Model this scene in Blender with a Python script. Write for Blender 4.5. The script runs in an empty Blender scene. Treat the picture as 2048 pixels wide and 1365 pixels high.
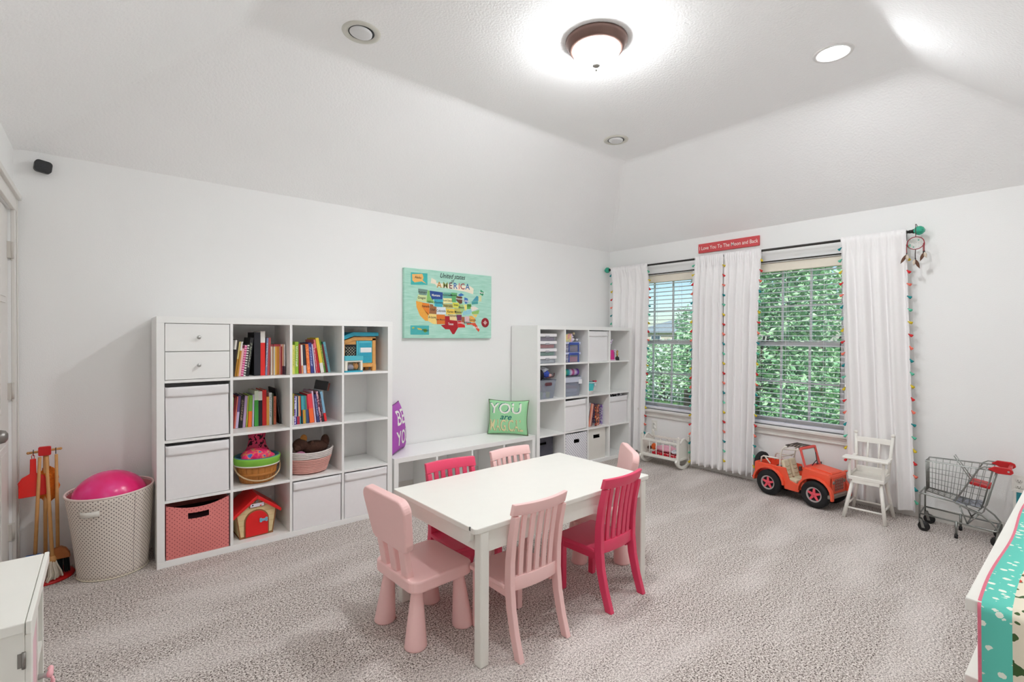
import bpy, bmesh, math, random
from mathutils import Matrix, Vector
random.seed(7)
PI = math.pi
SC = bpy.context.scene
COL = SC.collection

# ------------------------------------------------------------------ camera
def set_camera():
    yaw, pitch, roll = math.radians(50.37686), math.radians(-0.55543), math.radians(0.26241)
    f = Vector((math.cos(yaw)*math.cos(pitch), math.sin(yaw)*math.cos(pitch), math.sin(pitch)))
    r = f.cross(Vector((0, 0, 1))).normalized(); u = r.cross(f)
    c, s = math.cos(roll), math.sin(roll)
    R, U = c*r + s*u, -s*r + c*u
    cam = bpy.data.cameras.new('camera'); cam.sensor_width = 36; cam.sensor_fit = 'HORIZONTAL'
    cam.lens = 983.31*36/2048; cam.clip_start = 0.02; cam.clip_end = 200
    o = bpy.data.objects.new('camera', cam); COL.objects.link(o)
    m = Matrix((R, U, -f)).transposed().to_4x4()
    m.translation = Vector((-4.75713, -3.87793, 1.35829)); o.matrix_world = m
    SC.camera = o
set_camera()

# ------------------------------------------------------------------ sky, exposure
DOME_E, CAN_E, SKY_E, SUN_E, EXPO = 66.0, 120.0, 0.080, 2.6, 1.28
W = bpy.data.worlds.new('sky'); SC.world = W; W.use_nodes = True
_n = W.node_tree.nodes; _sky = _n.new('ShaderNodeTexSky')
_sky.sky_type = 'NISHITA'; _sky.sun_disc = False; _sky.sun_elevation = math.radians(48); _sky.sun_rotation = math.radians(200)
_sky.air_density = 1.0; _sky.dust_density = .7; _sky.ozone_density = 3.0
W.node_tree.links.new(_sky.outputs[0], _n['Background'].inputs[0]); _n['Background'].inputs[1].default_value = SKY_E
_sl = bpy.data.lights.new('sun', 'SUN'); _sl.energy = SUN_E; _sl.angle = math.radians(1.5); _so = bpy.data.objects.new('sun', _sl); COL.objects.link(_so)
_so.rotation_euler = Vector((.58, .18, -.80)).to_track_quat('-Z', 'Y').to_euler(); _so.location = (-10, -3, 14)
SC.cycles.max_bounces = 9; SC.cycles.diffuse_bounces = 8; SC.cycles.glossy_bounces = 3; SC.cycles.transparent_max_bounces = 12; SC.cycles.adaptive_threshold = .04
SC.view_settings.view_transform = 'Standard'; SC.view_settings.look = 'None'
SC.view_settings.exposure = EXPO; SC.view_settings.gamma = 1.0; SC.view_settings.use_curve_mapping = False

# ------------------------------------------------------------------ materials
def lin(c):
    return tuple(((x/255)/12.92 if x/255 <= .04045 else ((x/255+.055)/1.055)**2.4) for x in c) + (1.0,)
MC = {}
def mat(name, rgb, rough=.5, metal=0.0, vary=.06, vscale=14.0, bump=0.0, bscale=80.0, sheen=0.0, spec=.5, trans=0.0, emit=0.0):
    if name in MC: return MC[name]
    m = bpy.data.materials.new(name); m.use_nodes = True; nt = m.node_tree; b = nt.nodes['Principled BSDF']
    b.inputs['Roughness'].default_value = rough; b.inputs['Metallic'].default_value = metal
    b.inputs['Specular IOR Level'].default_value = spec
    if sheen: b.inputs['Sheen Weight'].default_value = sheen
    c = lin(rgb)
    tc = nt.nodes.new('ShaderNodeTexCoord')
    nz = nt.nodes.new('ShaderNodeTexNoise'); nz.inputs['Scale'].default_value = vscale; nz.inputs['Detail'].default_value = 3
    nt.links.new(tc.outputs['Object'], nz.inputs['Vector'])
    mx = nt.nodes.new('ShaderNodeMix'); mx.data_type = 'RGBA'
    mx.inputs[6].default_value = tuple(x*(1-vary) for x in c[:3])+(1,); mx.inputs[7].default_value = tuple(min(1, x*(1+vary)) for x in c[:3])+(1,)
    nt.links.new(nz.outputs[0], mx.inputs[0]); nt.links.new(mx.outputs[2], b.inputs['Base Color'])
    if bump:
        n2 = nt.nodes.new('ShaderNodeTexNoise'); n2.inputs['Scale'].default_value = bscale; n2.inputs['Detail'].default_value = 4
        nt.links.new(tc.outputs['Object'], n2.inputs['Vector'])
        bp = nt.nodes.new('ShaderNodeBump'); bp.inputs['Strength'].default_value = bump; bp.inputs['Distance'].default_value = .01
        nt.links.new(n2.outputs[0], bp.inputs['Height']); nt.links.new(bp.outputs[0], b.inputs['Normal'])
    if emit:
        b.inputs['Emission Color'].default_value = c; b.inputs['Emission Strength'].default_value = emit
    MC[name] = m; return m
class NT:
    """tiny node helper for the pattern materials"""
    def __init__(s, name, rough=.6):
        s.m = bpy.data.materials.new(name); s.m.use_nodes = True; s.t = s.m.node_tree; s.b = s.t.nodes['Principled BSDF']
        s.b.inputs['Roughness'].default_value = rough
    def new(s, t, **k):
        n = s.t.nodes.new(t)
        for a, v in k.items(): setattr(n, a, v)
        return n
    def put(s, v, sock):
        if isinstance(v, (int, float)): sock.default_value = v
        elif isinstance(v, tuple): sock.default_value = v
        else: s.t.links.new(v, sock)
    def math(s, op, a, b=None, c=None):
        n = s.new('ShaderNodeMath', operation=op)
        for i, v in enumerate((a, b, c)):
            if v is not None: s.put(v, n.inputs[i])
        return n.outputs[0]
    def mix(s, f, a, b):
        n = s.new('ShaderNodeMix', data_type='RGBA'); s.put(f, n.inputs[0]); s.put(a, n.inputs[6]); s.put(b, n.inputs[7]); return n.outputs[2]
    def coord(s, kind='Object'): return s.new('ShaderNodeTexCoord').outputs[kind]
    def xyz(s, v):
        n = s.new('ShaderNodeSeparateXYZ'); s.t.links.new(v, n.inputs[0]); return n.outputs
    def noise(s, v, scale, detail=2, out=0):
        n = s.new('ShaderNodeTexNoise'); n.inputs['Scale'].default_value = scale; n.inputs['Detail'].default_value = detail
        s.t.links.new(v, n.inputs['Vector']); return n.outputs[out]
    def vor(s, v, scale, rnd=1.0, out='Distance'):
        n = s.new('ShaderNodeTexVoronoi'); n.inputs['Scale'].default_value = scale; n.inputs['Randomness'].default_value = rnd
        s.t.links.new(v, n.inputs['Vector']); return n.outputs[out]
    def ramp(s, f, stops, interp='LINEAR'):
        n = s.new('ShaderNodeValToRGB'); n.color_ramp.interpolation = interp; e = n.color_ramp.elements
        while len(e) < len(stops): e.new(.5)
        for q, (p, c) in zip(e, stops): q.position = p; q.color = c
        s.t.links.new(f, n.inputs[0]); return n.outputs[0]
    def bump(s, h, strength, dist=.01):
        n = s.new('ShaderNodeBump'); n.inputs['Strength'].default_value = strength; n.inputs['Distance'].default_value = dist
        s.t.links.new(h, n.inputs['Height']); s.t.links.new(n.outputs[0], s.b.inputs['Normal'])
    def done(s, color): s.put(color, s.b.inputs['Base Color']); return s.m
def dots_mat(name, base, dot, pitch, rad, rough=.8):
    """printed dots on a diagonal grid, laid out in the mesh's own UVs (metres)"""
    k = NT(name, rough); uv = k.coord('UV'); x, y, _ = k.xyz(uv)
    a = k.math('MULTIPLY', k.math('ADD', x, y), 1/pitch); b = k.math('MULTIPLY', k.math('SUBTRACT', x, y), 1/pitch)
    fa = k.math('SUBTRACT', k.math('FRACT', a), .5); fb = k.math('SUBTRACT', k.math('FRACT', b), .5)
    d = k.math('SQRT', k.math('ADD', k.math('MULTIPLY', fa, fa), k.math('MULTIPLY', fb, fb)))
    f = k.math('LESS_THAN', d, rad)
    return k.done(k.mix(f, lin(base), lin(dot)))
def carpet_mat():
    k = NT('speckled_carpet', .95); v = k.coord('Object')
    n1 = k.noise(v, 165, 2); n2 = k.noise(v, 95, 1)
    f = k.math('ADD', k.math('MULTIPLY', n1, .7), k.math('MULTIPLY', n2, .3))
    c = k.ramp(f, [(.36, lin((58, 48, 44))), (.43, lin((140, 129, 122))), (.50, lin((196, 186, 180))), (.62, lin((240, 233, 228)))])
    mp = k.new('ShaderNodeMapping'); mp.inputs['Rotation'].default_value = (0, 0, .9); mp.inputs['Scale'].default_value = (1.0, 3.2, 1)
    k.t.links.new(v, mp.inputs['Vector'])
    t = k.noise(mp.outputs[0], 1.15, 3)
    t = k.ramp(t, [(.47, (0, 0, 0, 1)), (.55, (.4, .4, .4, 1)), (.72, (1, 1, 1, 1))])
    c = k.mix(k.math('MULTIPLY', t, .42), c, lin((240, 232, 228)))
    k.bump(n1, .5, .012); k.b.inputs['Specular IOR Level'].default_value = .1
    return k.done(c)
def glass_mat(name, tint=(245, 250, 250), refl=.06, rough=.02, alpha=None):
    m = bpy.data.materials.new(name); m.use_nodes = True; nt = m.node_tree; nt.nodes.clear()
    out = nt.nodes.new('ShaderNodeOutputMaterial'); tr = nt.nodes.new('ShaderNodeBsdfTransparent'); gl = nt.nodes.new('ShaderNodeBsdfPrincipled')
    mx = nt.nodes.new('ShaderNodeMixShader'); tr.inputs[0].default_value = lin(tint); gl.inputs['Base Color'].default_value = lin(tint)
    gl.inputs['Roughness'].default_value = rough; mx.inputs[0].default_value = refl
    nt.links.new(tr.outputs[0], mx.inputs[1]); nt.links.new(gl.outputs[0], mx.inputs[2]); nt.links.new(mx.outputs[0], out.inputs[0])
    return m
WALL = mat('wall_paint', (240, 240, 239), .75, vary=.012, vscale=2, bump=.10, bscale=150)
CEIL = mat('ceiling_paint', (248, 248, 248), .85, vary=.012, vscale=2, bump=.30, bscale=75)
TRIM = mat('trim_paint', (226, 223, 218), .45, vary=.02)
WHITE = mat('white_laminate', (244, 244, 242), .32, vary=.01)
WPAINT = mat('white_painted_wood', (230, 228, 221), .42, vary=.02)
WFAB = mat('white_fabric', (240, 238, 239), .9, vary=.025, vscale=40, bump=.08, bscale=400)
CARPET = carpet_mat()
BLACK = mat('black_plastic', (20, 20, 22), .45)
CHROME = mat('bright_metal', (190, 190, 188), .28, 1.0, vary=.03)
NICKEL = mat('brushed_nickel', (150, 146, 142), .32, 1.0, vary=.03)
DARKMETAL = mat('dark_rod_metal', (62, 60, 58), .4, .8)
WOOD = mat('pale_wood', (206, 152, 92), .55, vary=.16, vscale=30)
PAGES = mat('book_pages', (225, 216, 196), .9, vary=.08, vscale=200)
GLASS = glass_mat('window_glass')
CLEAR = glass_mat('clear_plastic', (222, 226, 232), .22, .12)
CLEARF = glass_mat('cloudy_plastic', (222, 226, 234), .26, .25)

# ------------------------------------------------------------------ mesh builder
class MB:
    def __init__(s): s.v = []; s.f = []; s.mi = []; s.sm = []; s.T = Matrix.Identity(4)
    def add(s, vs, fs, mi=0, smooth=False):
        o = len(s.v); s.v += [tuple(s.T @ Vector(v)) for v in vs]
        for f in fs: s.f.append(tuple(i+o for i in f)); s.mi.append(mi); s.sm.append(smooth)
        return s
    def box(s, x0, x1, y0, y1, z0, z1, mi=0):
        return s.add([(x0, y0, z0), (x1, y0, z0), (x1, y1, z0), (x0, y1, z0), (x0, y0, z1), (x1, y0, z1), (x1, y1, z1), (x0, y1, z1)],
                     [(3, 2, 1, 0), (4, 5, 6, 7), (0, 1, 5, 4), (1, 2, 6, 5), (2, 3, 7, 6), (3, 0, 4, 7)], mi)
    def cyl(s, a, b, r, r2=None, n=12, mi=0, caps=True, smooth=True):
        a, b = Vector(a), Vector(b); r2 = r if r2 is None else r2; d = (b-a).normalized()
        q = Vector((0, 0, 1)) if abs(d.z) < .9 else Vector((1, 0, 0)); u = d.cross(q).normalized(); w = d.cross(u)
        vs = [a + (u*math.cos(2*PI*i/n) + w*math.sin(2*PI*i/n))*r for i in range(n)] + [b + (u*math.cos(2*PI*i/n) + w*math.sin(2*PI*i/n))*r2 for i in range(n)]
        s.add(vs, [(i, (i+1) % n, n+(i+1) % n, n+i) for i in range(n)], mi, smooth)
        if caps: s.add(vs[:n], [tuple(range(n-1, -1, -1))], mi); s.add(vs[n:], [tuple(range(n))], mi)
        return s
    def tube(s, pts, r, n=8, closed=False, mi=0, rr=None):
        pts = [Vector(p) for p in pts]; N = len(pts); vs = []; prev = None
        for i, p in enumerate(pts):
            if closed: d = pts[(i+1) % N]-pts[i-1]
            else: d = pts[min(i+1, N-1)]-pts[max(i-1, 0)]
            d.normalize()
            if prev is None:
                q = Vector((0, 0, 1)) if abs(d.z) < .9 else Vector((1, 0, 0)); u = d.cross(q).normalized()
            else: u = (prev - d*prev.dot(d)).normalized()
            prev = u; w = d.cross(u); ra = rr[i] if rr else r
            vs += [p + (u*math.cos(2*PI*k/n) + w*math.sin(2*PI*k/n))*ra for k in range(n)]
        fs = []
        for i in range(N if closed else N-1):
            j = (i+1) % N
            fs += [(i*n+k, i*n+(k+1) % n, j*n+(k+1) % n, j*n+k) for k in range(n)]
        s.add(vs, fs, mi, True)
        if not closed: s.add(vs[:n], [tuple(range(n-1, -1, -1))], mi); s.add(vs[-n:], [tuple(range(n))], mi)
        return s
    def lathe(s, prof, n=24, c=(0, 0, 0), mi=0, smooth=True, sx=1, sy=1):
        vs = []
        for r, z in prof: vs += [(c[0]+r*sx*math.cos(2*PI*i/n), c[1]+r*sy*math.sin(2*PI*i/n), c[2]+z) for i in range(n)]
        fs = [(k*n+i, k*n+(i+1) % n, (k+1)*n+(i+1) % n, (k+1)*n+i) for k in range(len(prof)-1) for i in range(n)]
        return s.add(vs, fs, mi, smooth)
    def ell(s, c, r, nu=14, nv=9, mi=0):
        if isinstance(r, (int, float)): r = (r, r, r)
        vs = [(c[0], c[1], c[2]-r[2])]; 
        for j in range(1, nv):
            t = -PI/2 + PI*j/nv
            vs += [(c[0]+r[0]*math.cos(t)*math.cos(2*PI*i/nu), c[1]+r[1]*math.cos(t)*math.sin(2*PI*i/nu), c[2]+r[2]*math.sin(t)) for i in range(nu)]
        vs.append((c[0], c[1], c[2]+r[2])); L = len(vs)-1
        fs = [(0, 1+(i+1) % nu, 1+i) for i in range(nu)]
        for j in range(nv-2):
            a = 1+j*nu; fs += [(a+i, a+(i+1) % nu, a+nu+(i+1) % nu, a+nu+i) for i in range(nu)]
        a = 1+(nv-2)*nu; fs += [(a+i, a+(i+1) % nu, L) for i in range(nu)]
        return s.add(vs, fs, mi, True)
    def prism(s, poly, ax, d0, d1, mi=0, smooth=False):
        n = len(poly); P = {'x': lambda p, d: (d, p[0], p[1]), 'y': lambda p, d: (p[0], d, p[1]), 'z': lambda p, d: (p[0], p[1], d)}[ax]
        vs = [P(p, d0) for p in poly] + [P(p, d1) for p in poly]
        s.add(vs, [tuple(range(n)), tuple(range(2*n-1, n-1, -1))], mi)
        return s.add(vs, [(i, (i+1) % n, n+(i+1) % n, n+i) for i in range(n)], mi, smooth)
    def grid(s, fn, nu, nv, mi=0, smooth=True):
        vs = [fn(i/nu, j/nv) for j in range(nv+1) for i in range(nu+1)]
        return s.add(vs, [(j*(nu+1)+i, j*(nu+1)+i+1, (j+1)*(nu+1)+i+1, (j+1)*(nu+1)+i) for j in range(nv) for i in range(nu)], mi, smooth)
    def strip(s, a, b, mi=0, smooth=True):
        n = len(a); return s.add(list(a)+list(b), [(i, i+1, n+i+1, n+i) for i in range(n-1)], mi, smooth)
    def build(s, name, mats, parent=None, bev=0, seg=2, uv=None, solid=0, recalc=True, weld=True):
        me = bpy.data.meshes.new(name); me.from_pydata(s.v, [], s.f)
        for m in (mats if isinstance(mats, (list, tuple)) else [mats]): me.materials.append(m)
        me.polygons.foreach_set('material_index', s.mi); me.polygons.foreach_set('use_smooth', s.sm)
        if recalc:
            bm = bmesh.new(); bm.from_mesh(me)
            if weld: bmesh.ops.remove_doubles(bm, verts=bm.verts, dist=1e-5)
            bmesh.ops.recalc_face_normals(bm, faces=bm.faces); bm.to_mesh(me); bm.free()
        if uv:
            ul = me.uv_layers.new(name='UVMap')
            for l in me.loops: ul.data[l.index].uv = uv(me.vertices[l.vertex_index].co)
        me.update(); return obj(name, me, parent, bev, seg, solid)
def obj(name, me, parent=None, bev=0, seg=2, solid=0):
    o = bpy.data.objects.new(name, me); COL.objects.link(o); o.parent = parent
    if solid: md = o.modifiers.new('thickness', 'SOLIDIFY'); md.thickness = solid; md.offset = 0
    if bev:
        md = o.modifiers.new('edge', 'BEVEL'); md.width = bev; md.segments = seg; md.limit_method = 'ANGLE'; md.angle_limit = math.radians(40)
        md.harden_normals = False
    return o
def tag(o, label, cat, group=None):
    o['label'] = label; o['category'] = cat
    if group: o['group'] = group
    return o
def thing(name, label, cat, loc=(0, 0, 0), rz=0, group=None):
    o = bpy.data.objects.new(name, None); COL.objects.link(o); o.location = loc; o.rotation_euler = (0, 0, rz); o.empty_display_size = .1
    return tag(o, label, cat, group)
def struct(o): o['kind'] = 'structure'; return o
def sempty(name, loc=(0, 0, 0)):
    o = bpy.data.objects.new(name, None); COL.objects.link(o); o.location = loc; o['kind'] = 'structure'; return o
def B(name, m, parent, *bx, bev=0, seg=2):
    k = MB()
    for b in bx: k.box(*b)
    return k.build(name, m, parent, bev, seg)
def dup(root, loc, rz, label, group=None):
    r = root.copy(); COL.objects.link(r); r.location = loc; r.rotation_euler = (0, 0, rz); r['label'] = label
    if group: r['group'] = group
    for ch in list(root.children):
        c = ch.copy(); COL.objects.link(c); c.parent = r
        for g in list(ch.children):
            d = g.copy(); COL.objects.link(d); d.parent = c
    return r
def rot(ax, a): return Matrix.Rotation(a, 4, ax)
def tr(x, y, z): return Matrix.Translation((x, y, z))
_TX = {}
def text_geo(t, size=1.0, shear=0.0, bold=0.0):
    k = (t, shear, bold)
    if k not in _TX:
        cu = bpy.data.curves.new('txt', 'FONT'); cu.body = t; cu.align_x = 'CENTER'; cu.align_y = 'CENTER'; cu.shear = shear; cu.offset = bold; cu.resolution_u = 3
        o = bpy.data.objects.new('txt', cu); COL.objects.link(o); dg = bpy.context.evaluated_depsgraph_get()
        me = bpy.data.meshes.new_from_object(o.evaluated_get(dg))
        _TX[k] = ([v.co.copy() for v in me.vertices], [tuple(p.vertices) for p in me.polygons])
        bpy.data.objects.remove(o); bpy.data.curves.remove(cu); bpy.data.meshes.remove(me)
    v, f = _TX[k]
    return [(p.x*size, p.y*size) for p in v], f
def text_into(mb, t, size, place, mi=0, shear=0, bold=0, sx=1.0, sy=1.0):
    v, f = text_geo(t, size, shear, bold); mb.add([place(x*sx, y*sy) for x, y in v], f, mi)
def rrect(w, h, r, n=5, cx=0, cy=0):
    """rounded rectangle outline, r = one radius or four (br, tr, tl, bl)"""
    rs = (r,)*4 if isinstance(r, (int, float)) else r; out = []
    for (sx, sy, a0), q in zip(((1, -1, -PI/2), (1, 1, 0), (-1, 1, PI/2), (-1, -1, PI)), rs):
        ox, oy = sx*(w/2-q), sy*(h/2-q)
        out += [(cx+ox+q*math.cos(a0+PI/2*i/n), cy+oy+q*math.sin(a0+PI/2*i/n)) for i in range(n+1)]
    return out
ORD = ['first', 'second', 'third', 'fourth', 'fifth', 'sixth', 'seventh', 'eighth', 'ninth', 'tenth', 'eleventh', 'twelfth', 'thirteenth', 'fourteenth', 'fifteenth', 'sixteenth',
       'seventeenth', 'eighteenth', 'nineteenth', 'twentieth', 'twenty-first', 'twenty-second', 'twenty-third', 'twenty-fourth', 'twenty-fifth']

# ------------------------------------------------------------------ room shell
XL, YF, HC, HT = -5.147, -4.06, 2.39, 3.025            # left wall, wall behind the camera, wall height, tray height
TX0, TX1, TY0, TY1 = -4.18, -.93, -3.11, -.94          # flat part of the tray ceiling
WIN = [(-1.10, -.26), (-2.49, -1.65)]; WZ0, WZ1 = .545, 2.05
DY0, DY1, DZ = -.92, -.11, 2.03                        # door opening in the left wall
struct(B('floor', CARPET, None, (XL-.15, .2, YF-.15, .15, -.08, 0)))
struct(B('wall_back', WALL, None, (XL-.12, .14, 0, .12, 0, HC+.02)))
struct(B('wall_left', WALL, None, (XL-.12, XL, DY1, 0, 0, HC+.02), (XL-.12, XL, DY0, DY1, DZ, HC+.02), (XL-.12, XL, YF-.12, DY0, 0, HC+.02)))
struct(B('wall_front', WALL, None, (XL, 0, YF-.12, YF, 0, HC+.02)))
k = MB(); ys = [0, WIN[0][1], WIN[0][0], WIN[1][1], WIN[1][0], YF-.12]
for i in (0, 2, 4): k.box(0, .14, ys[i+1], ys[i], 0, HC+.02)
for a, b in WIN: k.box(0, .14, a, b, 0, WZ0); k.box(0, .14, a, b, WZ1, HC+.02)
struct(k.build('wall_right', WALL))
EX = .10; k = MB()
def zo(run): return HC-EX*(HT-HC)/run
o4 = [(XL-EX, YF-EX, zo(.95)), (EX, YF-EX, zo(.95)), (EX, EX, zo(.95)), (XL-EX, EX, zo(.95))]; t4 = [(TX0, TY0, HT), (TX1, TY0, HT), (TX1, TY1, HT), (TX0, TY1, HT)]
k.add(o4+t4, [(4, 5, 6, 7)] + [(i, (i+1) % 4, 4+(i+1) % 4, 4+i) for i in range(4)])
c = struct(k.build('ceiling', CEIL)); md = c.modifiers.new('rounded', 'BEVEL'); md.width = .035; md.segments = 4; md.limit_method = 'ANGLE'; md.angle_limit = math.radians(12)
for p in c.data.polygons: p.use_smooth = False
def baseboard(name, ax, a, b, wall, sgn):
    k = MB()
    for t, z0, z1 in ((.014, 0, .07), (.010, .07, .085), (.006, .085, .095)):
        lo, hi = sorted((wall, wall+sgn*t))
        if ax == 'x': k.box(a, b, lo, hi, z0, z1)
        else: k.box(lo, hi, a, b, z0, z1)
    struct(k.build(name, TRIM))
baseboard('baseboard_back', 'x', XL, 0, 0, -1); baseboard('baseboard_right', 'y', YF, 0, 0, -1)
baseboard('baseboard_front', 'x', XL, 0, YF, 1); baseboard('baseboard_left', 'y', YF, DY0-.09, XL, 1)

# door with casing, hinges and knob
D = sempty('door_1', (XL, (DY0+DY1)/2, 0)); w2 = (DY1-DY0)/2
k = MB(); k.box(-.047, -.012, -w2+.006, w2-.006, .01, DZ-.006); k.build('leaf', TRIM, D)
for (z0, z1) in ((.15, .78), (.93, 1.40), (1.52, 1.90)):
    for s in (-1, 1):
        ya, yb = sorted((s*.055, s*(w2-.11))); q = MB()
        q.box(-.013, -.006, ya, yb, z0, z1); q.box(-.006, -.003, ya+.03, yb-.03, z0+.03, z1-.03); q.build('panel', TRIM, D, .006)
k = MB()
for s in (-1, 1): k.box(0, .016, min(s*w2, s*(w2+.085)), max(s*w2, s*(w2+.085)), 0, DZ+.085); k.box(.016, .021, min(s*(w2+.06), s*(w2+.085)), max(s*(w2+.06), s*(w2+.085)), 0, DZ+.085)
k.build('side_casing', TRIM, D, .003)
k = MB(); k.box(0, .018, -w2-.085, w2+.085, DZ, DZ+.085); k.box(.0, .034, -w2-.10, w2+.098, DZ+.07, DZ+.10); k.build('head_casing', TRIM, D, .003)
for z in (.29, 1.05, 1.81):
    k = MB(); k.cyl((.004, w2-.003, z-.045), (.004, w2-.003, z+.045), .007, n=10); k.box(-.012, .001, w2-.03, w2-.004, z-.044, z+.044); k.ell((.004, w2-.003, z-.05), .006); k.build('hinge', mat('painted_hinge', (205, 200, 192), .4), D)
k = MB(); T = rot('Y', PI/2); k.T = tr(-.012, -w2+.065, .915) @ T
k.lathe([(.0, .0), (.032, .0), (.032, .008), (.014, .012), (.012, .034), (.026, .044), (.030, .056), (.026, .070), (.014, .078), (0, .079)], 20)
k.build('knob', NICKEL, D)

# windows with sashes, muntins and panes
for wi, (a, b) in enumerate(WIN):
    Wn = sempty('window_%d' % (wi+1), (.0, (a+b)/2, WZ0)); h = WZ1-WZ0; w2 = (b-a)/2
    k = MB()
    k.box(.085, .135, -w2, -w2+.03, 0, h); k.box(.085, .135, w2-.03, w2, 0, h); k.box(.085, .135, -w2+.03, w2-.03, 0, .03); k.box(.085, .135, -w2+.03, w2-.03, h-.03, h)
    k.build('frame', TRIM, Wn, .003)
    iw = w2-.03
    for si, (z0, z1, x0) in enumerate(((.03, h/2+.02, .092), (h/2-.02, h-.03, .112))):
        k = MB()
        for bx in ((x0, x0+.022, -iw, -iw+.03, z0, z1), (x0, x0+.022, iw-.03, iw, z0, z1), (x0, x0+.022, -iw+.03, iw-.03, z0, z0+.035), (x0, x0+.022, -iw+.03, iw-.03, z1-.035, z1)): k.box(*bx)
        S = k.build('sash', TRIM, Wn, .003)
        pw, pz0, pz1 = iw-.03, z0+.035, z1-.035
        for t in (-1/3, 1/3): B('muntin', TRIM, S, (x0+.004, x0+.018, t*pw-.009, t*pw+.009, pz0, pz1))
        zm = (pz0+pz1)/2; B('muntin', TRIM, S, (x0+.003, x0+.019, -pw, pw, zm-.009, zm+.009))
        pm = None
        for ci in range(3):
            for ri in range(2):
                y0 = -pw + ci*2*pw/3; q0 = pz0 + ri*(pz1-pz0)/2
                if pm is None:
                    po = B('pane', GLASS, S, (-.002, .002, 0, 2*pw/3, 0, (pz1-pz0)/2)); pm = po.data
                else: po = obj('pane', pm, S)
                po.location = (x0+.011, y0, q0)
    B('window_sill', TRIM, Wn, (-.045, .085, -w2-.07, w2+.07, -.028, 0), bev=.006)
    k = MB(); k.box(-.016, 0, -w2-.05, w2+.05, -.085, -.028); k.box(-.026, 0, -w2-.05, w2+.05, -.048, -.028); k.box(-.022, 0, -w2-.05, w2+.05, -.085, -.074); k.build('apron', TRIM, Wn, .003)

# ------------------------------------------------------------------ blinds, rods, curtains
SLAT = mat('blind_slat_white', (236, 234, 240), .5, vary=.02)
for wi, (a, b) in enumerate(WIN):
    side = ('left window, the one by the cubby bookcase', 'right window, above the orange toy jeep')[wi]
    t = thing('window_blind', 'white horizontal slat blind in the ' + side, 'blind', (.042, (a+b)/2, WZ0), 0, 'window blinds'); w2 = (b-a)/2-.006
    B('headrail', mat('cream_headrail', (236, 228, 212), .5), t, (-.028, .028, -w2, w2, 1.425, 1.503), bev=.004)
    B('bottom_rail', SLAT, t, (-.025, .025, -w2, w2, .002, .030), bev=.003)
    k = MB(); n = 31
    k.add([(-.025, -w2, 0), (-.012, -w2, .0022), (.012, -w2, .0022), (.025, -w2, 0), (.025, -w2, -.0028), (.012, -w2, -.0006), (-.012, -w2, -.0006), (-.025, -w2, -.0028)] +
          [(-.025, w2, 0), (-.012, w2, .0022), (.012, w2, .0022), (.025, w2, 0), (.025, w2, -.0028), (.012, w2, -.0006), (-.012, w2, -.0006), (-.025, w2, -.0028)],
          [(i, (i+1) % 8, 8+(i+1) % 8, 8+i) for i in range(8)] + [(0, 1, 6, 7), (1, 2, 5, 6), (2, 3, 4, 5), (8, 9, 14, 15), (9, 10, 13, 14), (10, 11, 12, 13)])
    s0 = k.build('slat', SLAT, t)
    for i in range(n):
        s = s0 if i == 0 else obj('slat', s0.data, t)
        s.location = (0, 0, .072+i*.0445); s.rotation_euler = (0, math.radians(3), 0)
    for y in (-w2*.62, w2*.12, w2*.66):
        k = MB()
        for x in (-.027, .027): k.cyl((x, y, .03), (x, y, 1.43), .0011, n=5)
        k.build('ladder_cord', SLAT, t)

for wi, (a, b) in enumerate(WIN):
    k = MB(); k.cyl((-.012, a-.02, WZ1+.012), (-.012, b+.02, WZ1+.012), .0055, n=10)
    for y in (a-.02, b+.02): k.cyl((-.012, y, WZ1+.012), (-.0005, y, WZ1+.012), .008, n=8)
    tag(k.build('sash_rod', DARKMETAL), ('thin dark rod across the top of the left window', 'thin dark rod across the top of the right window')[wi], 'rod')
RZ, RX = 2.158, -.092
TEALG = mat('teal_glass', (52, 168, 138), .12, vary=.35, vscale=60)
t = thing('curtain_rod', 'long dark metal curtain rod with teal faceted knob ends above both windows', 'curtain rod', (RX, 0, RZ))
k = MB(); k.cyl((0, -2.925, 0), (0, -.10, 0), .0105, n=12); k.build('rod', DARKMETAL, t)
for y in (-2.925, -.10):
    s = -1 if y < -1 else 1
    k = MB(); k.cyl((0, y, 0), (0, y+s*.022, 0), .013, n=10); k.cyl((0, y+s*.022, 0), (0, y+s*.03, 0), .017, n=10); k.build('collar', DARKMETAL, t)
    k = MB(); k.lathe([(0, -.034), (.018, -.028), (.034, -.010), (.036, .004), (.026, .024), (.012, .033), (0, .034)], 9, (0, y+s*.06, 0), smooth=False); k.build('finial', TEALG, t)
for y in (-2.88, -1.488, -.14):
    k = MB(); k.tube([(0, y, -.012), (.03, y, -.014), (.085, y, -.014)], .006, 8); k.box(.084, .092, y-.014, y+.014, -.05, .03); k.build('bracket', DARKMETAL, t)
CURT = mat('white_curtain_fabric', (242, 240, 240), .92, vary=.02, vscale=60, bump=.05, bscale=500, sheen=.2)
TCOL = [('teal', (24, 132, 136)), ('mint', (96, 192, 160)), ('mustard', (214, 188, 44)), ('red', (206, 44, 46)), ('coral', (242, 118, 100))]
TM = {}
for n, c in TCOL:
    k = MB(); k.lathe([(0, .018), (.004, .017), (.006, .013), (.0045, .010), (.0085, .004), (.0125, -.006), (.0135, -.012), (.009, -.0135), (0, -.012)], 10, sx=1, sy=.8)
    o = k.build('tassel', mat('tassel_'+n, c, .9, vary=.25, vscale=200)); TM[n] = o.data; bpy.data.objects.remove(o)
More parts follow.
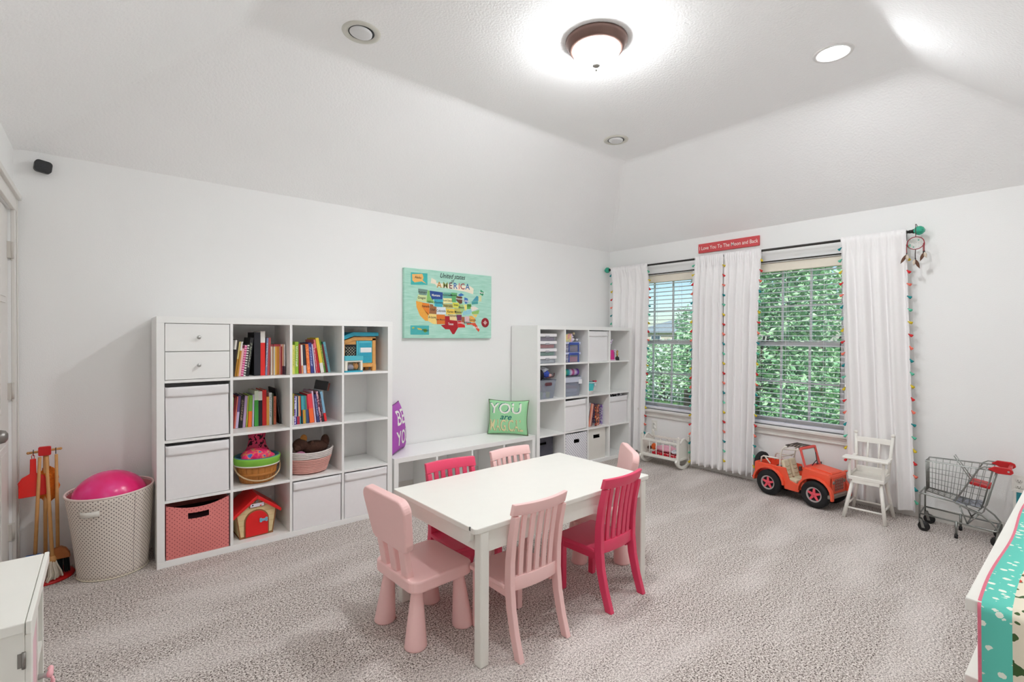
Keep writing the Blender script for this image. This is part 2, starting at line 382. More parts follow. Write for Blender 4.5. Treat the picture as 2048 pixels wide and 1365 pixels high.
def curtain(label, yt, yb, folds, seed, edges, back=0.0):
    """yt/yb: (left, right) = (larger y, smaller y) at the top and at the hem"""
    rnd = random.Random(seed); ph = [rnd.uniform(0, 6) for _ in range(5)]
    t = thing('window_curtain', label, 'curtain', (RX, 0, 0), 0, 'white tasselled curtain panels')
    z0, z1 = .055, RZ+.022
    def surf(u, v):
        z = z0+(z1-z0)*v; e = v**1.0
        ya = yb[0]+(yt[0]-yb[0])*e; yz = yb[1]+(yt[1]-yb[1])*e
        g = 1-v; amp = .006+.0245*min(1, g*5)
        uu = u + .018*math.sin(5*u+ph[0]+2*v)
        wv = math.sin(2*PI*folds*uu+ph[1]) + .35*math.sin(2*PI*folds*1.9*uu+ph[2]+v*1.3) + .25*math.sin(2*PI*folds*.5*uu+ph[3])
        if v > .955: wv = .5*wv + .8*math.sin(2*PI*folds*3.1*u+ph[4])
        x = amp*wv*(1-18*back) - .004 + back*1.6*min(1, g*8)
        if v > .972: x = -.0125 + .0025*wv          # the rod pocket hugs the rod
        return (x, ya+(yz-ya)*u, z)
    k = MB(); k.grid(surf, 90, 46); k.build('cloth', CURT, t, solid=.003, weld=False)
    k = MB(); k.grid(lambda u, v: (surf(u, .972+.028*v)[0]*-1+.004, surf(u, 1)[1], RZ-.024+.046*v), 60, 4); k.build('rod_pocket', CURT, t, solid=.002, weld=False)
    k = MB(); k.grid(lambda u, v: (surf(u, .0+.035*v)[0]-.0035, surf(u, .035*v)[1], surf(u, .035*v)[2]), 90, 2); k.build('hem', CURT, t, weld=False)
    for (u, off, start) in edges:
        s = 1 if u < .5 else -1
        pts = []
        for i in range(25):
            q = surf(u, 1-i/24*.995); pts.append((q[0]-.003, q[1]+s*.003, q[2]))
        k = MB(); k.tube(pts, .002, 5); k.build('trim_cord', CURT, t)
        for i in range(22):
            z = RZ-.07-i*.0955-start; v = (z-z0)/(z1-z0)
            if v < 0.0: break
            q = surf(u, v); c = TCOL[(i+off) % 5][0]
            o = obj('tassel', TM[c], t); o.location = (q[0]-.007, q[1]+s*.013, q[2]); o.rotation_euler = (rnd.uniform(.5, 1.1)*s, rnd.uniform(-.3, .3), rnd.uniform(-.5, .5))
curtain('white tasselled curtain panel in the corner behind the right bookcase', (-.105, -.61), (-.105, -.535), 4.6, 3, ((0, 0, 0), (1, 1, .0)), .022)
curtain('white tasselled curtain panel on the left window, right of the doll cradle', (-1.195, -1.483), (-1.18, -1.492), 4.3, 5, ((0, 1, 0), (1, 2, .03)))
curtain('white tasselled curtain panel on the right window, left of the toy jeep', (-1.493, -1.846), (-1.503, -1.79), 4.8, 8, ((1, 2, .02),))
curtain('white tasselled curtain panel behind the white doll high chair', (-2.485, -2.905), (-2.565, -2.985), 4.0, 11, ((0, 0, 0), (1, 1, .04)))

# ------------------------------------------------------------------ sign and dreamcatcher
t = thing('wall_sign', 'long red wooden sign with white lettering above the middle curtains', 'sign', (-.001, -1.483, 2.272))
CORAL = mat('sign_red', (212, 78, 82), .6, vary=.10, vscale=30)
B('board', CORAL, t, (-.018, 0, -.308, .308, -.047, .047), bev=.003)
k = MB(); text_into(k, 'I Love You To The Moon and Back', .052, lambda x, y: (-.0186, -x, y-.002), sx=.80, bold=.004); k.build('lettering', mat('sign_lettering', (245, 238, 232), .6), t)

t = thing('dreamcatcher', 'small red dreamcatcher with brown feathers hanging from the curtain rod end', 'dreamcatcher', (RX-.04, -2.972, 2.062))
DRED = mat('dream_red_cord', (150, 28, 44), .8, vary=.15); DBR = mat('dream_dark_leather', (62, 40, 36), .8)
k = MB(); k.tube([(0, .050*math.cos(2*PI*i/28), .046*math.sin(2*PI*i/28)) for i in range(28)], .0028, 7, True); k.build('hoop', DRED, t)
k = MB(); k.tube([(.02, -.002, .075), (.04, 0, .135), (.03, .004, .146), (.012, .004, .142), (.006, .002, .10), (0, 0, .047)], .0022, 6); k.build('hanging_loop', DBR, t)
k = MB()
for ring, r0 in enumerate((.047, .034, .022, .012)):
    m = 11; r1 = r0*.72
    P = [(0, r0*math.cos(2*PI*(i+ring*.5)/m), .92*r0*math.sin(2*PI*(i+ring*.5)/m)) for i in range(m)]
    Q = [(0, r1*math.cos(2*PI*(i+.5+ring*.5)/m), .92*r1*math.sin(2*PI*(i+.5+ring*.5)/m)) for i in range(m)]
    for i in range(m): k.tube([P[i], Q[i], P[(i+1) % m]], .0011, 4)
k.build('web', mat('dream_web', (228, 226, 214), .8), t)
for y, z in ((.032, -.01), (-.018, .02), (.012, -.028)): k = MB(); k.ell((-.002, y, z), .0045, 8, 6); k.build('bead', TEALG, t)
for y0, z0, L, c in ((.052, -.002, .072, DRED), (-.052, -.002, .068, DRED), (-.046, -.008, .064, DRED), (0, -.046, .07, DBR)):
    k = MB(); k.tube([(0, y0, z0), (-.002, y0+.001, z0-L*.5), (0, y0, z0-L)], .0026, 6); k.build('tail_cord', c, t)
    k = MB(); k.cyl((0, y0, z0-L-.008), (0, y0, z0-L+.006), .004, n=8); k.build('cord_bead', BLACK, t)
def feather(y, z, ln, ang, c):
    k = MB(); k.T = tr(-.003, y, z) @ rot('X', ang); n = 9
    L = [(0, .011*math.sin(PI*min(1, i/n*1.05))**.8*(1-.25*i/n)+.0004, -ln*i/n) for i in range(n+1)]; R = [(.002, -p[1], p[2]) for p in L]
    C = [(-.004*math.sin(PI*i/n), 0, -ln*i/n) for i in range(n+1)]
    k.strip(L, C); k.strip(C, R); k.tube([(-.004*math.sin(PI*i/n)-.0008, 0, -ln*i/n) for i in range(n+1)], .0007, 4); k.build('feather', c, t, solid=.001, weld=False)
FB = mat('feather_brown', (112, 78, 62), .9, vary=.5, vscale=90); FC = mat('feather_cream', (216, 202, 184), .9, vary=.3, vscale=90)
feather(.052, -.078, .075, .5, FB); feather(.050, -.078, .05, -.1, FC); feather(-.050, -.075, .065, .35, FB); feather(-.052, -.072, .045, -.25, FC); feather(0, -.12, .075, -.35, FB); feather(.002, -.12, .045, .15, FC)

# ------------------------------------------------------------------ outlets, small board, security camera
def outlet(label, y, z):
    t = thing('wall_outlet', label, 'outlet', (0, y, z), 0, 'wall outlets')
    P = mat('outlet_plastic', (236, 234, 228), .35); B('plate', P, t, (-.006, 0, -.036, .036, -.058, .058), bev=.002)
    for s in (-1, 1):
        k = MB(); k.T = tr(-.006, 0, s*.021) @ rot('Y', -PI/2); k.lathe([(0, .004), (.015, .004), (.017, 0)], 16); r = k.build('receptacle', P, t)
        k = MB()
        for y0 in (-.006, .006): k.box(-.0112, -.0095, y0-.0012, y0+.0012, s*.021-.001, s*.021+.007)
        k.cyl((-.0112, 0, s*.021-.007), (-.0095, 0, s*.021-.007), .0025, n=8); k.build('slot', BLACK, r)
outlet('white wall outlet above the doll cradle', -.652, .365)
outlet('white wall outlet at the right edge beyond the shopping cart', -3.515, .375)
t = thing('framed_card', 'small teal card with white border standing beside the cart at the right edge', 'card', (-.03, -3.56, 0), 0)
k = MB(); k.box(-.008, .008, -.07, .07, .0, .345); k.build('white_border', WPAINT, t, .002)
B('teal_face', mat('card_teal', (40, 140, 150), .6), t, (-.010, -.0078, -.055, .055, .02, .325))
t = thing('security_camera', 'small black security camera mounted high on the wall near the door corner', 'camera', (-5.028, 0, 2.303), 0)
k = MB(); k.cyl((0, -.002, 0), (0, -.030, 0), .012, n=12); k.cyl((0, 0, 0), (0, -.004, 0), .022, n=16); k.build('mount', BLACK, t)
k = MB(); k.T = tr(.004, -.042, 0) @ rot('Z', .25) @ rot('Y', .12); k.prism(rrect(.074, .066, .018), 'y', -.016, .016); k.build('body', BLACK, t, .003)
k = MB(); k.T = tr(.004, -.042, 0) @ rot('Z', .25); k.cyl((0, -.015, 0), (0, -.0185, 0), .013, n=16); k.build('lens', mat('lens_glass', (26, 26, 32), .5), t)

# ------------------------------------------------------------------ ceiling lights
t = thing('ceiling_lamp', 'lit flush dome ceiling lamp with bronze ring and alabaster glass bowl', 'lamp', (-2.62, -2.03, HT))
k = MB(); k.lathe([(0, -.001), (.172, -.001), (.174, -.010), (.168, -.024), (.158, -.034), (.150, -.050), (.138, -.056), (.126, -.054), (.120, -.04), (0, -.04)], 48)
k.build('base_ring', mat('bronze_ring', (122, 96, 88), .38, .55, vary=.08), t)
k = MB(); k.lathe([(.134, -.050), (.130, -.066), (.119, -.086), (.099, -.108), (.072, -.124), (.040, -.132), (0, -.135)], 40)
BOWL = mat('lit_alabaster', (247, 250, 252), .3, emit=DOME_E, vary=.04); _nt = BOWL.node_tree; _b = _nt.nodes['Principled BSDF']   # thicker, dimmer glass towards the rim
_tc = _nt.nodes.new('ShaderNodeTexCoord'); _sx = _nt.nodes.new('ShaderNodeSeparateXYZ'); _mr = _nt.nodes.new('ShaderNodeMapRange')
_nt.links.new(_tc.outputs['Object'], _sx.inputs[0]); _nt.links.new(_sx.outputs[2], _mr.inputs['Value'])
for _k, _v in (('From Min', -.135), ('From Max', -.05), ('To Min', DOME_E*1.15), ('To Max', DOME_E*.5)): _mr.inputs[_k].default_value = _v
_nt.links.new(_mr.outputs[0], _b.inputs['Emission Strength'])
k.build('glass_bowl', BOWL, t)
k = MB(); k.lathe([(0, -.130), (.022, -.132), (.024, -.140), (.014, -.148), (.005, -.152), (.007, -.159), (.004, -.168), (0, -.169)], 16); k.build('finial', NICKEL, t)
def can_light(label, x, y, lit):
    t = thing('recessed_light', label, 'ceiling light', (x, y, HT), 0, 'recessed ceiling lights')
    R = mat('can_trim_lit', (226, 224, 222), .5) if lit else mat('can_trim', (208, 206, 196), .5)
    k = MB(); k.lathe([(.103, 0), (.101, -.005), (.088, -.007), (.070, -.004), (.068, .0), (.068, -.001)], 40); k.build('trim_ring', R, t)
    if lit:
        k = MB(); k.lathe([(0, -.006), (.068, -.004), (.068, -.002)], 32); k.build('lamp_disc', mat('lit_can_disc', (247, 250, 252), .4, emit=CAN_E, vary=.02), t)
    else:
        k = MB(); k.lathe([(.0695, -.003), (.062, -.0025), (0, -.002)], 32); k.build('dark_gap', BLACK, t)
        k = MB(); k.T = rot('Y', math.radians(4)) @ rot('X', math.radians(3)); k.lathe([(.061, -.001), (.060, -.009), (.052, -.014), (.03, -.016), (0, -.017)], 32, (-.003, 0, 0)); k.build('eyeball', mat('can_eyeball', (222, 222, 222), .45), t)
can_light('unlit recessed eyeball light in the ceiling above the left bookcase', -3.667, -1.252, False)
can_light('unlit recessed eyeball light near the far corner of the tray ceiling', -1.422, -1.217, False)
can_light('lit bright recessed light on the right side of the ceiling', -1.473, -2.843, True)
can_light('unseen recessed light added above the viewpoint to brighten the room', -3.66, -2.85, True)  # out of view; added lit, mirroring the visible cans, to brighten the room

# ------------------------------------------------------------------ map canvas
STATES = [
    ('wa', (118, 150, 140), [(0.142, 0.714), (0.17, 0.713), (0.241, 0.706), (0.231, 0.627), (0.199, 0.624), (0.154, 0.628), (0.145, 0.658)]),
    ('or', (205, 220, 160), [(0.142, 0.629), (0.235, 0.622), (0.231, 0.525), (0.126, 0.538)]),
    ('ca', (240, 170, 70), [(0.12, 0.535), (0.186, 0.522), (0.183, 0.452), (0.251, 0.351), (0.248, 0.254), (0.219, 0.253), (0.161, 0.329), (0.126, 0.448)]),
    ('nv', (235, 135, 50), [(0.186, 0.518), (0.264, 0.506), (0.261, 0.36), (0.251, 0.333), (0.183, 0.452)]),
    ('id', (140, 195, 110), [(0.241, 0.702), (0.264, 0.695), (0.267, 0.616), (0.297, 0.566), (0.32, 0.514), (0.231, 0.525)]),
    ('mt', (45, 80, 150), [(0.264, 0.697), (0.41, 0.683), (0.407, 0.579), (0.31, 0.576), (0.293, 0.565), (0.27, 0.626)]),
    ('wy', (70, 180, 200), [(0.313, 0.574), (0.411, 0.576), (0.407, 0.466), (0.32, 0.47)]),
    ('ut', (165, 110, 70), [(0.267, 0.502), (0.304, 0.495), (0.304, 0.473), (0.34, 0.462), (0.34, 0.357), (0.261, 0.36)]),
    ('co', (225, 235, 240), [(0.34, 0.46), (0.442, 0.464), (0.445, 0.358), (0.34, 0.355)]),
    ('az', (245, 215, 130), [(0.258, 0.36), (0.34, 0.355), (0.341, 0.208), (0.301, 0.211), (0.248, 0.254)]),
    ('nm', (225, 125, 50), [(0.34, 0.353), (0.435, 0.353), (0.435, 0.211), (0.344, 0.208)]),
    ('nd', (110, 180, 160), [(0.414, 0.683), (0.507, 0.687), (0.51, 0.605), (0.414, 0.602)]),
    ('sd', (240, 235, 170), [(0.414, 0.597), (0.513, 0.603), (0.518, 0.533), (0.414, 0.521)]),
    ('ne', (190, 180, 110), [(0.414, 0.516), (0.521, 0.519), (0.528, 0.456), (0.442, 0.446), (0.442, 0.467), (0.414, 0.467)]),
    ('ks', (240, 205, 90), [(0.446, 0.444), (0.549, 0.448), (0.553, 0.366), (0.449, 0.359)]),
    ('ok', (240, 215, 160), [(0.449, 0.353), (0.557, 0.361), (0.575, 0.27), (0.49, 0.276), (0.487, 0.335), (0.449, 0.338)]),
    ('tx', (175, 30, 40), [(0.435, 0.333), (0.488, 0.333), (0.49, 0.276), (0.578, 0.267), (0.586, 0.16), (0.543, 0.063), (0.522, 0.062), (0.487, 0.135), (0.439, 0.136), (0.388, 0.196), (0.435, 0.206)]),
    ('mn', (100, 175, 110), [(0.507, 0.692), (0.577, 0.689), (0.567, 0.642), (0.56, 0.55), (0.518, 0.547), (0.51, 0.605)]),
    ('ia', (225, 225, 90), [(0.52, 0.542), (0.592, 0.545), (0.603, 0.497), (0.585, 0.464), (0.528, 0.465)]),
    ('mo', (195, 190, 100), [(0.542, 0.459), (0.606, 0.461), (0.632, 0.37), (0.557, 0.361)]),
    ('ar', (130, 50, 90), [(0.567, 0.357), (0.63, 0.36), (0.625, 0.272), (0.575, 0.27)]),
    ('la', (215, 45, 45), [(0.58, 0.266), (0.625, 0.269), (0.629, 0.221), (0.665, 0.213), (0.672, 0.166), (0.586, 0.164)]),
    ('wi', (110, 75, 55), [(0.567, 0.642), (0.635, 0.639), (0.635, 0.537), (0.606, 0.525), (0.563, 0.577)]),
    ('mi', (60, 120, 190), [(0.584, 0.657), (0.62, 0.693), (0.66, 0.664), (0.613, 0.641)]),
    ('mi2', (60, 120, 190), [(0.66, 0.631), (0.7, 0.616), (0.708, 0.551), (0.675, 0.53), (0.66, 0.566)]),
    ('il', (170, 205, 130), [(0.595, 0.52), (0.649, 0.519), (0.657, 0.436), (0.635, 0.388), (0.603, 0.46)]),
    ('in', (240, 225, 120), [(0.657, 0.52), (0.689, 0.522), (0.69, 0.456), (0.668, 0.418)]),
    ('oh', (110, 180, 90), [(0.693, 0.527), (0.745, 0.535), (0.737, 0.459), (0.693, 0.452)]),
    ('ky', (150, 205, 215), [(0.65, 0.412), (0.745, 0.455), (0.752, 0.413), (0.73, 0.374), (0.639, 0.351)]),
    ('va', (235, 225, 215), [(0.737, 0.492), (0.79, 0.5), (0.835, 0.465), (0.752, 0.418)]),
    ('nc', (150, 200, 110), [(0.752, 0.411), (0.846, 0.447), (0.835, 0.384), (0.753, 0.378)]),
    ('sc', (235, 205, 110), [(0.756, 0.374), (0.824, 0.377), (0.801, 0.321)]),
    ('ms', (170, 100, 70), [(0.625, 0.332), (0.664, 0.329), (0.665, 0.222), (0.629, 0.223)]),
    ('al', (225, 190, 195), [(0.668, 0.339), (0.719, 0.341), (0.723, 0.257), (0.676, 0.232)]),
    ('ga', (240, 180, 90), [(0.721, 0.346), (0.756, 0.352), (0.798, 0.302), (0.79, 0.245), (0.727, 0.257)]),
    ('fl', (220, 80, 50), [(0.687, 0.234), (0.794, 0.242), (0.851, 0.132), (0.836, 0.099), (0.783, 0.183), (0.753, 0.213), (0.694, 0.209)]),
    ('pa', (80, 165, 165), [(0.748, 0.573), (0.827, 0.586), (0.827, 0.541), (0.752, 0.526)]),
    ('ny', (80, 160, 180), [(0.756, 0.578), (0.812, 0.668), (0.833, 0.655), (0.833, 0.591)]),
    ('vt', (215, 220, 170), [(0.836, 0.663), (0.871, 0.682), (0.871, 0.582), (0.836, 0.579)]),
    ('me', (40, 150, 100), [(0.861, 0.767), (0.907, 0.729), (0.888, 0.674), (0.849, 0.7)]),
    ('ban', (240, 232, 210), [(0.283, 0.887), (0.336, 0.854), (0.336, 0.818), (0.736, 0.807), (0.774, 0.773), (0.767, 0.687), (0.678, 0.717), (0.343, 0.766), (0.323, 0.799), (0.276, 0.807)]),
    ('akb', (70, 185, 180), [(0.066, 0.938), (0.24, 0.944), (0.241, 0.777), (0.066, 0.762)]),
    ('ak', (240, 185, 110), [(0.078, 0.914), (0.186, 0.932), (0.198, 0.881), (0.189, 0.837), (0.231, 0.791), (0.179, 0.822), (0.104, 0.799), (0.082, 0.824)]),
    ('hib', (75, 180, 180), [(0.063, 0.183), (0.258, 0.185), (0.259, 0.051), (0.063, 0.051)]),
    ('hi1', (190, 200, 90), [(0.08, 0.157), (0.102, 0.162), (0.105, 0.14), (0.083, 0.136)]),
    ('hi2', (220, 190, 90), [(0.13, 0.15), (0.171, 0.142), (0.194, 0.116), (0.143, 0.124)]),
    ('hi3', (110, 160, 60), [(0.194, 0.134), (0.232, 0.139), (0.239, 0.099), (0.216, 0.081), (0.197, 0.103)]),
]
MAPTXT = [
    ('United states', (0.519, 0.932), 0.062, (50, 60, 60)),
    ('of', (0.515, 0.864), 0.045, (50, 60, 60)),
    ('A', (0.369, 0.788), 0.078, (195, 140, 50)),
    ('M', (0.439, 0.789), 0.078, (150, 160, 90)),
    ('E', (0.498, 0.79), 0.078, (110, 60, 70)),
    ('R', (0.552, 0.791), 0.078, (50, 110, 170)),
    ('I', (0.598, 0.791), 0.078, (225, 110, 100)),
    ('C', (0.638, 0.792), 0.078, (170, 50, 60)),
    ('A', (0.698, 0.793), 0.078, (50, 110, 170)),
    ('Alaska', (0.141, 0.874), 0.03, (50, 50, 45)),
    ('Washington', (0.189, 0.666), 0.022, (50, 50, 45)),
    ('Oregon', (0.18, 0.583), 0.03, (50, 50, 45)),
    ('Montana', (0.333, 0.633), 0.03, (245, 245, 240)),
    ('Idaho', (0.271, 0.533), 0.03, (50, 50, 45)),
    ('Wyoming', (0.363, 0.528), 0.03, (50, 50, 45)),
    ('Nevada', (0.222, 0.465), 0.03, (50, 50, 45)),
    ('Utah', (0.3, 0.422), 0.03, (50, 50, 45)),
    ('Colorado', (0.391, 0.407), 0.03, (50, 50, 45)),
    ('Arizona', (0.294, 0.308), 0.03, (50, 50, 45)),
    ('New Mexico', (0.384, 0.277), 0.022, (50, 50, 45)),
    ('Texas', (0.501, 0.215), 0.03, (245, 245, 240)),
    ('North Dakota', (0.462, 0.647), 0.022, (50, 50, 45)),
    ('South Dakota', (0.465, 0.565), 0.022, (50, 50, 45)),
    ('Nebraska', (0.469, 0.487), 0.03, (50, 50, 45)),
    ('Kansas', (0.497, 0.401), 0.03, (50, 50, 45)),
    ('Oklahoma', (0.522, 0.341), 0.03, (50, 50, 45)),
    ('Minnesota', (0.535, 0.653), 0.022, (50, 50, 45)),
    ('Iowa', (0.56, 0.508), 0.03, (50, 50, 45)),
    ('Missouri', (0.589, 0.4), 0.03, (50, 50, 45)),
    ('Illinois', (0.624, 0.473), 0.03, (50, 50, 45)),
    ('Wisconsin', (0.599, 0.603), 0.022, (245, 245, 240)),
    ('Michigan', (0.682, 0.577), 0.03, (245, 245, 240)),
    ('Ohio', (0.719, 0.507), 0.03, (50, 50, 45)),
    ('Hawaii', (0.218, 0.116), 0.03, (50, 50, 45)),
    ('Florida', (0.809, 0.17), 0.03, (245, 245, 240)),
    ('Georgia', (0.76, 0.286), 0.03, (50, 50, 45)),
    ('Alabama', (0.698, 0.246), 0.03, (50, 50, 45)),
    ('Louisiana', (0.618, 0.239), 0.022, (245, 245, 240)),
    ('Maine', (0.878, 0.721), 0.03, (245, 245, 240)),
]
BADGE = ((0.92, 0.249), .049)

MX0, MX1, MZ0, MZ1 = -2.778, -1.840, 1.337, 1.946; MW, MH = MX1-MX0, MZ1-MZ0
t = thing('map_canvas', 'mint green canvas print of a colourful map of the United States', 'wall art', (MX0, -.001, MZ0))
kk = NT('canvas_mint', .8); vv = kk.coord('Object'); mp = kk.new('ShaderNodeMapping'); mp.inputs['Scale'].default_value = (3, 1, 26); kk.t.links.new(vv, mp.inputs['Vector'])
MINT = kk.done(kk.ramp(kk.noise(mp.outputs[0], 3, 4), [(.3, lin((158, 212, 192))), (.7, lin((186, 228, 212)))]))
B('canvas', MINT, t, (0, MW, -.034, 0, 0, MH), bev=.003)
MP = lambda c: mat('map_%d_%d_%d' % c, c, .8, vary=.10, vscale=60)
BANNER = {'ban': 'printed_banner', 'akb': 'printed_inset', 'hib': 'printed_inset'}
for n, c, P in STATES:
    y = -.0346 - (.0002 if n in ('ak', 'hi1', 'hi2', 'hi3') else 0); km = MB(); km.add([(u*MW, y, v*MH) for u, v in P], [tuple(range(len(P)))]); km.build(BANNER.get(n, 'printed_state'), MP(c), t, recalc=False)
bu, br = BADGE[0], BADGE[1]*MW
km = MB(); km.add([(bu[0]*MW+br*math.cos(2*PI*i/24), -.0346, bu[1]*MH+br*math.sin(2*PI*i/24)) for i in range(24)], [tuple(range(24))]); bd = km.build('printed_badge', MP((150, 28, 40)), t, recalc=False)
km = MB()
for a in range(8):
    q = a*PI/4; c0, s0 = math.cos(q), math.sin(q)
    km.add([(bu[0]*MW+br*(x*c0-z*s0), -.0348, bu[1]*MH+br*(x*s0+z*c0)) for x, z in ((0, .12), (.3, .08), (.62 if a % 2 == 0 else .42, 0), (.3, -.08))], [(0, 1, 2, 3)])
km.build('compass_star', MP((236, 214, 208)), bd, recalc=False)
for s, (u, v), size, c in MAPTXT:
    km = MB(); text_into(km, s, size, lambda x, y, u=u, v=v: (u*MW+x, -.0352, v*MH+y), shear=.35 if s in ('United states', 'of') else 0, sx=.82 if len(s) > 1 else .95, bold=.01)
    km.build('printed_word' if len(s) > 1 else 'printed_letter', MP(c), t, recalc=False)

# ------------------------------------------------------------------ cubby bookcases
U1X, U2X, UY = -4.530, -1.564, -.405
CE = [.038, .389, .740, 1.091]; CZ = [1.091, .740, .389, .038]; CW = .335
def bookcase(label, x):
    t = thing('cubby_bookcase', label, 'bookcase', (x, UY, 0), 0, 'white cubby bookcases')
    B('top_board', WHITE, t, (0, 1.464, 0, .39, 1.426, 1.464), bev=.0015); B('bottom_board', WHITE, t, (0, 1.464, 0, .39, 0, .038), bev=.0015)
    for a, b in ((0, .038), (1.426, 1.464)): B('side_panel', WHITE, t, (a, b, 0, .39, .038, 1.426), bev=.0015)
    for a in (.373, .724, 1.075): B('divider', WHITE, t, (a, a+.016, .001, .389, .038, 1.426), bev=.001)
    me = None
    for a in CE:
        for z in (.373, .724, 1.075):
            if me is None: o = B('shelf', WHITE, t, (0, CW, .001, .389, 0, .016), bev=.001); me = o.data
            else: o = obj('shelf', me, t, .001)
            o.location = (a, 0, z)
    return t
bookcase('large white cubby bookcase on the left, full of books and bins', U1X)
bookcase('large white cubby bookcase on the right, beside the corner curtain', U2X)
def cell(u, c, r): return ((U1X, U2X)[u]+CE[c], UY, CZ[r])

# low bench shelf between the bookcases
t = thing('bench_shelf', 'low white cubby bench between the two bookcases', 'bench', (-3.050, UY, 0))
B('top_board', WHITE, t, (0, 1.464, 0, .39, .372, .410), bev=.0015); B('bottom_board', WHITE, t, (0, 1.464, 0, .39, 0, .038), bev=.0015)
for a, b in ((0, .038), (1.426, 1.464)): B('side_panel', WHITE, t, (a, b, 0, .39, .038, .372), bev=.0015)
for a in (.373, .724, 1.075): B('divider', WHITE, t, (a, a+.016, .001, .389, .038, .372), bev=.001)

# drawer insert
x, y, z = cell(0, 0, 0)
t = thing('drawer_insert', 'white two-drawer insert with round knobs in the left bookcase', 'drawers', (x, y, z))
B('body', WHITE, t, (.001, .334, .024, .37, .001, .334))
for z0 in (.003, .170):
    d = B('drawer', WHITE, t, (.003, .332, .004, .023, z0, z0+.162), bev=.0015)
    k = MB(); k.T = tr(.168, .004, z0+.082) @ rot('X', PI/2); k.lathe([(0, 0), (.006, 0), (.005, .012), (.010, .017), (.011, .022), (.008, .026), (0, .027)], 16); k.build('knob', CHROME, d)

# soft bins
def bin_box(k, w, h, d, th=.004, sag=0.0):
    k.box(-w/2, w/2, .004, d, 0, th); k.box(-w/2, -w/2+th, 0.004, d, th, h); k.box(w/2-th, w/2, .004, d, th, h); k.box(-w/2+th, w/2-th, d-th, d, th, h)
def fabric_bin(label, u, c, r, rec=.004, h=.315, tilt=0.0, dx=0.0, kids=None):
    x, y, z = cell(u, c, r)
    t = thing('fabric_bin', label, 'storage bin', (x+CW/2+dx, y+rec, z+.0015), 0, 'white fabric bins')
    t.rotation_euler = (0, tilt, 0)
    if tilt: t.location.z += abs(math.sin(tilt))*.16
    w = .322; k = MB(); bin_box(k, w, h, .36)
    k.grid(lambda a, b: (-w/2+w*a, .002-.004*math.sin(PI*a)*math.sin(PI*b)*0.8, h*b), 12, 10); k.grid(lambda a, b: (-w/2+w*a, .0055, h*b), 2, 2); k.build('body', WFAB, t)
    k = MB(); k.grid(lambda a, b: (-w/2-.001+(w+.002)*a, -.0035-.0025*math.sin(9*a+c)*math.sin(PI*b), h+.001-.058*(1-b)-.003*math.sin(PI*a)), 16, 4)
    k.build('folded_cuff', WFAB, t, solid=.0025, weld=False)
    return t
fabric_bin('white fabric bin directly under the white drawers', 0, 0, 1, h=.308, tilt=-.012)
fabric_bin('white fabric bin above the pink dotted bin', 0, 0, 2, h=.315, tilt=-.006)
fabric_bin('white fabric bin on the bottom row right of the toy dog house', 0, 2, 3, h=.325)
fabric_bin('white fabric bin at the bottom right corner of the left bookcase', 0, 3, 3, h=.325)
fabric_bin('white fabric bin on the top row of the right bookcase', 1, 2, 0, rec=.02, h=.325, dx=-.006)
fabric_bin('white wrinkled fabric bin above the grey dotted bin', 1, 1, 2, rec=.012, h=.31, tilt=-.02, dx=-.005)
fabric_bin('white fabric bin with a patterned cloth inside, next to the leaning magazines', 1, 3, 2, rec=.02, h=.30, dx=-.006)

def cutout_bin(name, label, u, c, r, m, inner, rec, h, sag, hole=(-.045, .045, .225, .258), w=.322, uvs=1.0, cx=0.0, ribs=0, bulge=.006):
    x, y, z = cell(u, c, r)
    t = thing(name, label, 'storage bin', (x+CW/2+cx, y+rec, z+.001), 0, 'bins with cut-out handles')
    k = MB(); bin_box(k, w, h-.012, .36); xs = [-w/2+w*i/24 for i in range(25)]; nz = 26
    def top(px): return h - sag*(1-(2*px/w)**2)
    def P(px, b):
        zz = top(px)*b; s = math.sin(PI*min(1, b*1.1))*math.cos(px/w*PI)
        return (px, -bulge*s + (.0016*math.sin(zz*2*PI/.0125) if ribs else 0), zz)
    for i in range(24):
        for j in range(nz):
            a, b2 = P(xs[i], j/nz), P(xs[i+1], (j+1)/nz); cxm, czm = (a[0]+b2[0])/2, (a[2]+b2[2])/2
            if hole[0] < cxm < hole[1] and hole[2] < czm < hole[3]: continue
            k.add([P(xs[i], j/nz), P(xs[i+1], j/nz), P(xs[i+1], (j+1)/nz), P(xs[i], (j+1)/nz)], [(0, 1, 2, 3)], 0, True)
    k.build('body', m, t, uv=lambda co: (co.x, co.z) if co.y < .003 else (co.y, co.z))
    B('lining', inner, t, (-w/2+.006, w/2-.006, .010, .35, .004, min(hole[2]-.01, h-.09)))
    return t
PINKD = dots_mat('pink_dotted_canvas', (226, 132, 128), (140, 52, 58), .024, .155)
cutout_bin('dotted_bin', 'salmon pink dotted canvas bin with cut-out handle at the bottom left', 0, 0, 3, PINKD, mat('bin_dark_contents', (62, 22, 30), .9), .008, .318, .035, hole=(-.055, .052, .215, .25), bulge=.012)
kk = NT('charcoal_weave', .85); uvn = kk.coord('UV'); ux, uz, _ = kk.xyz(uvn)
wv = kk.math('MULTIPLY', kk.math('SINE', kk.math('MULTIPLY', kk.math('ADD', ux, uz), 420)), kk.math('SINE', kk.math('MULTIPLY', kk.math('SUBTRACT', ux, uz), 420)))
CHAR = kk.done(kk.ramp(wv, [(.35, lin((66, 64, 74))), (.75, lin((128, 128, 140)))]))
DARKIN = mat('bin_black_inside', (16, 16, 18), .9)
cutout_bin('woven_bin', 'charcoal woven bin with cut-out handle, bottom row of the right bookcase', 1, 0, 3, CHAR, DARKIN, .12, .30, 0, cx=-.02, w=.29)
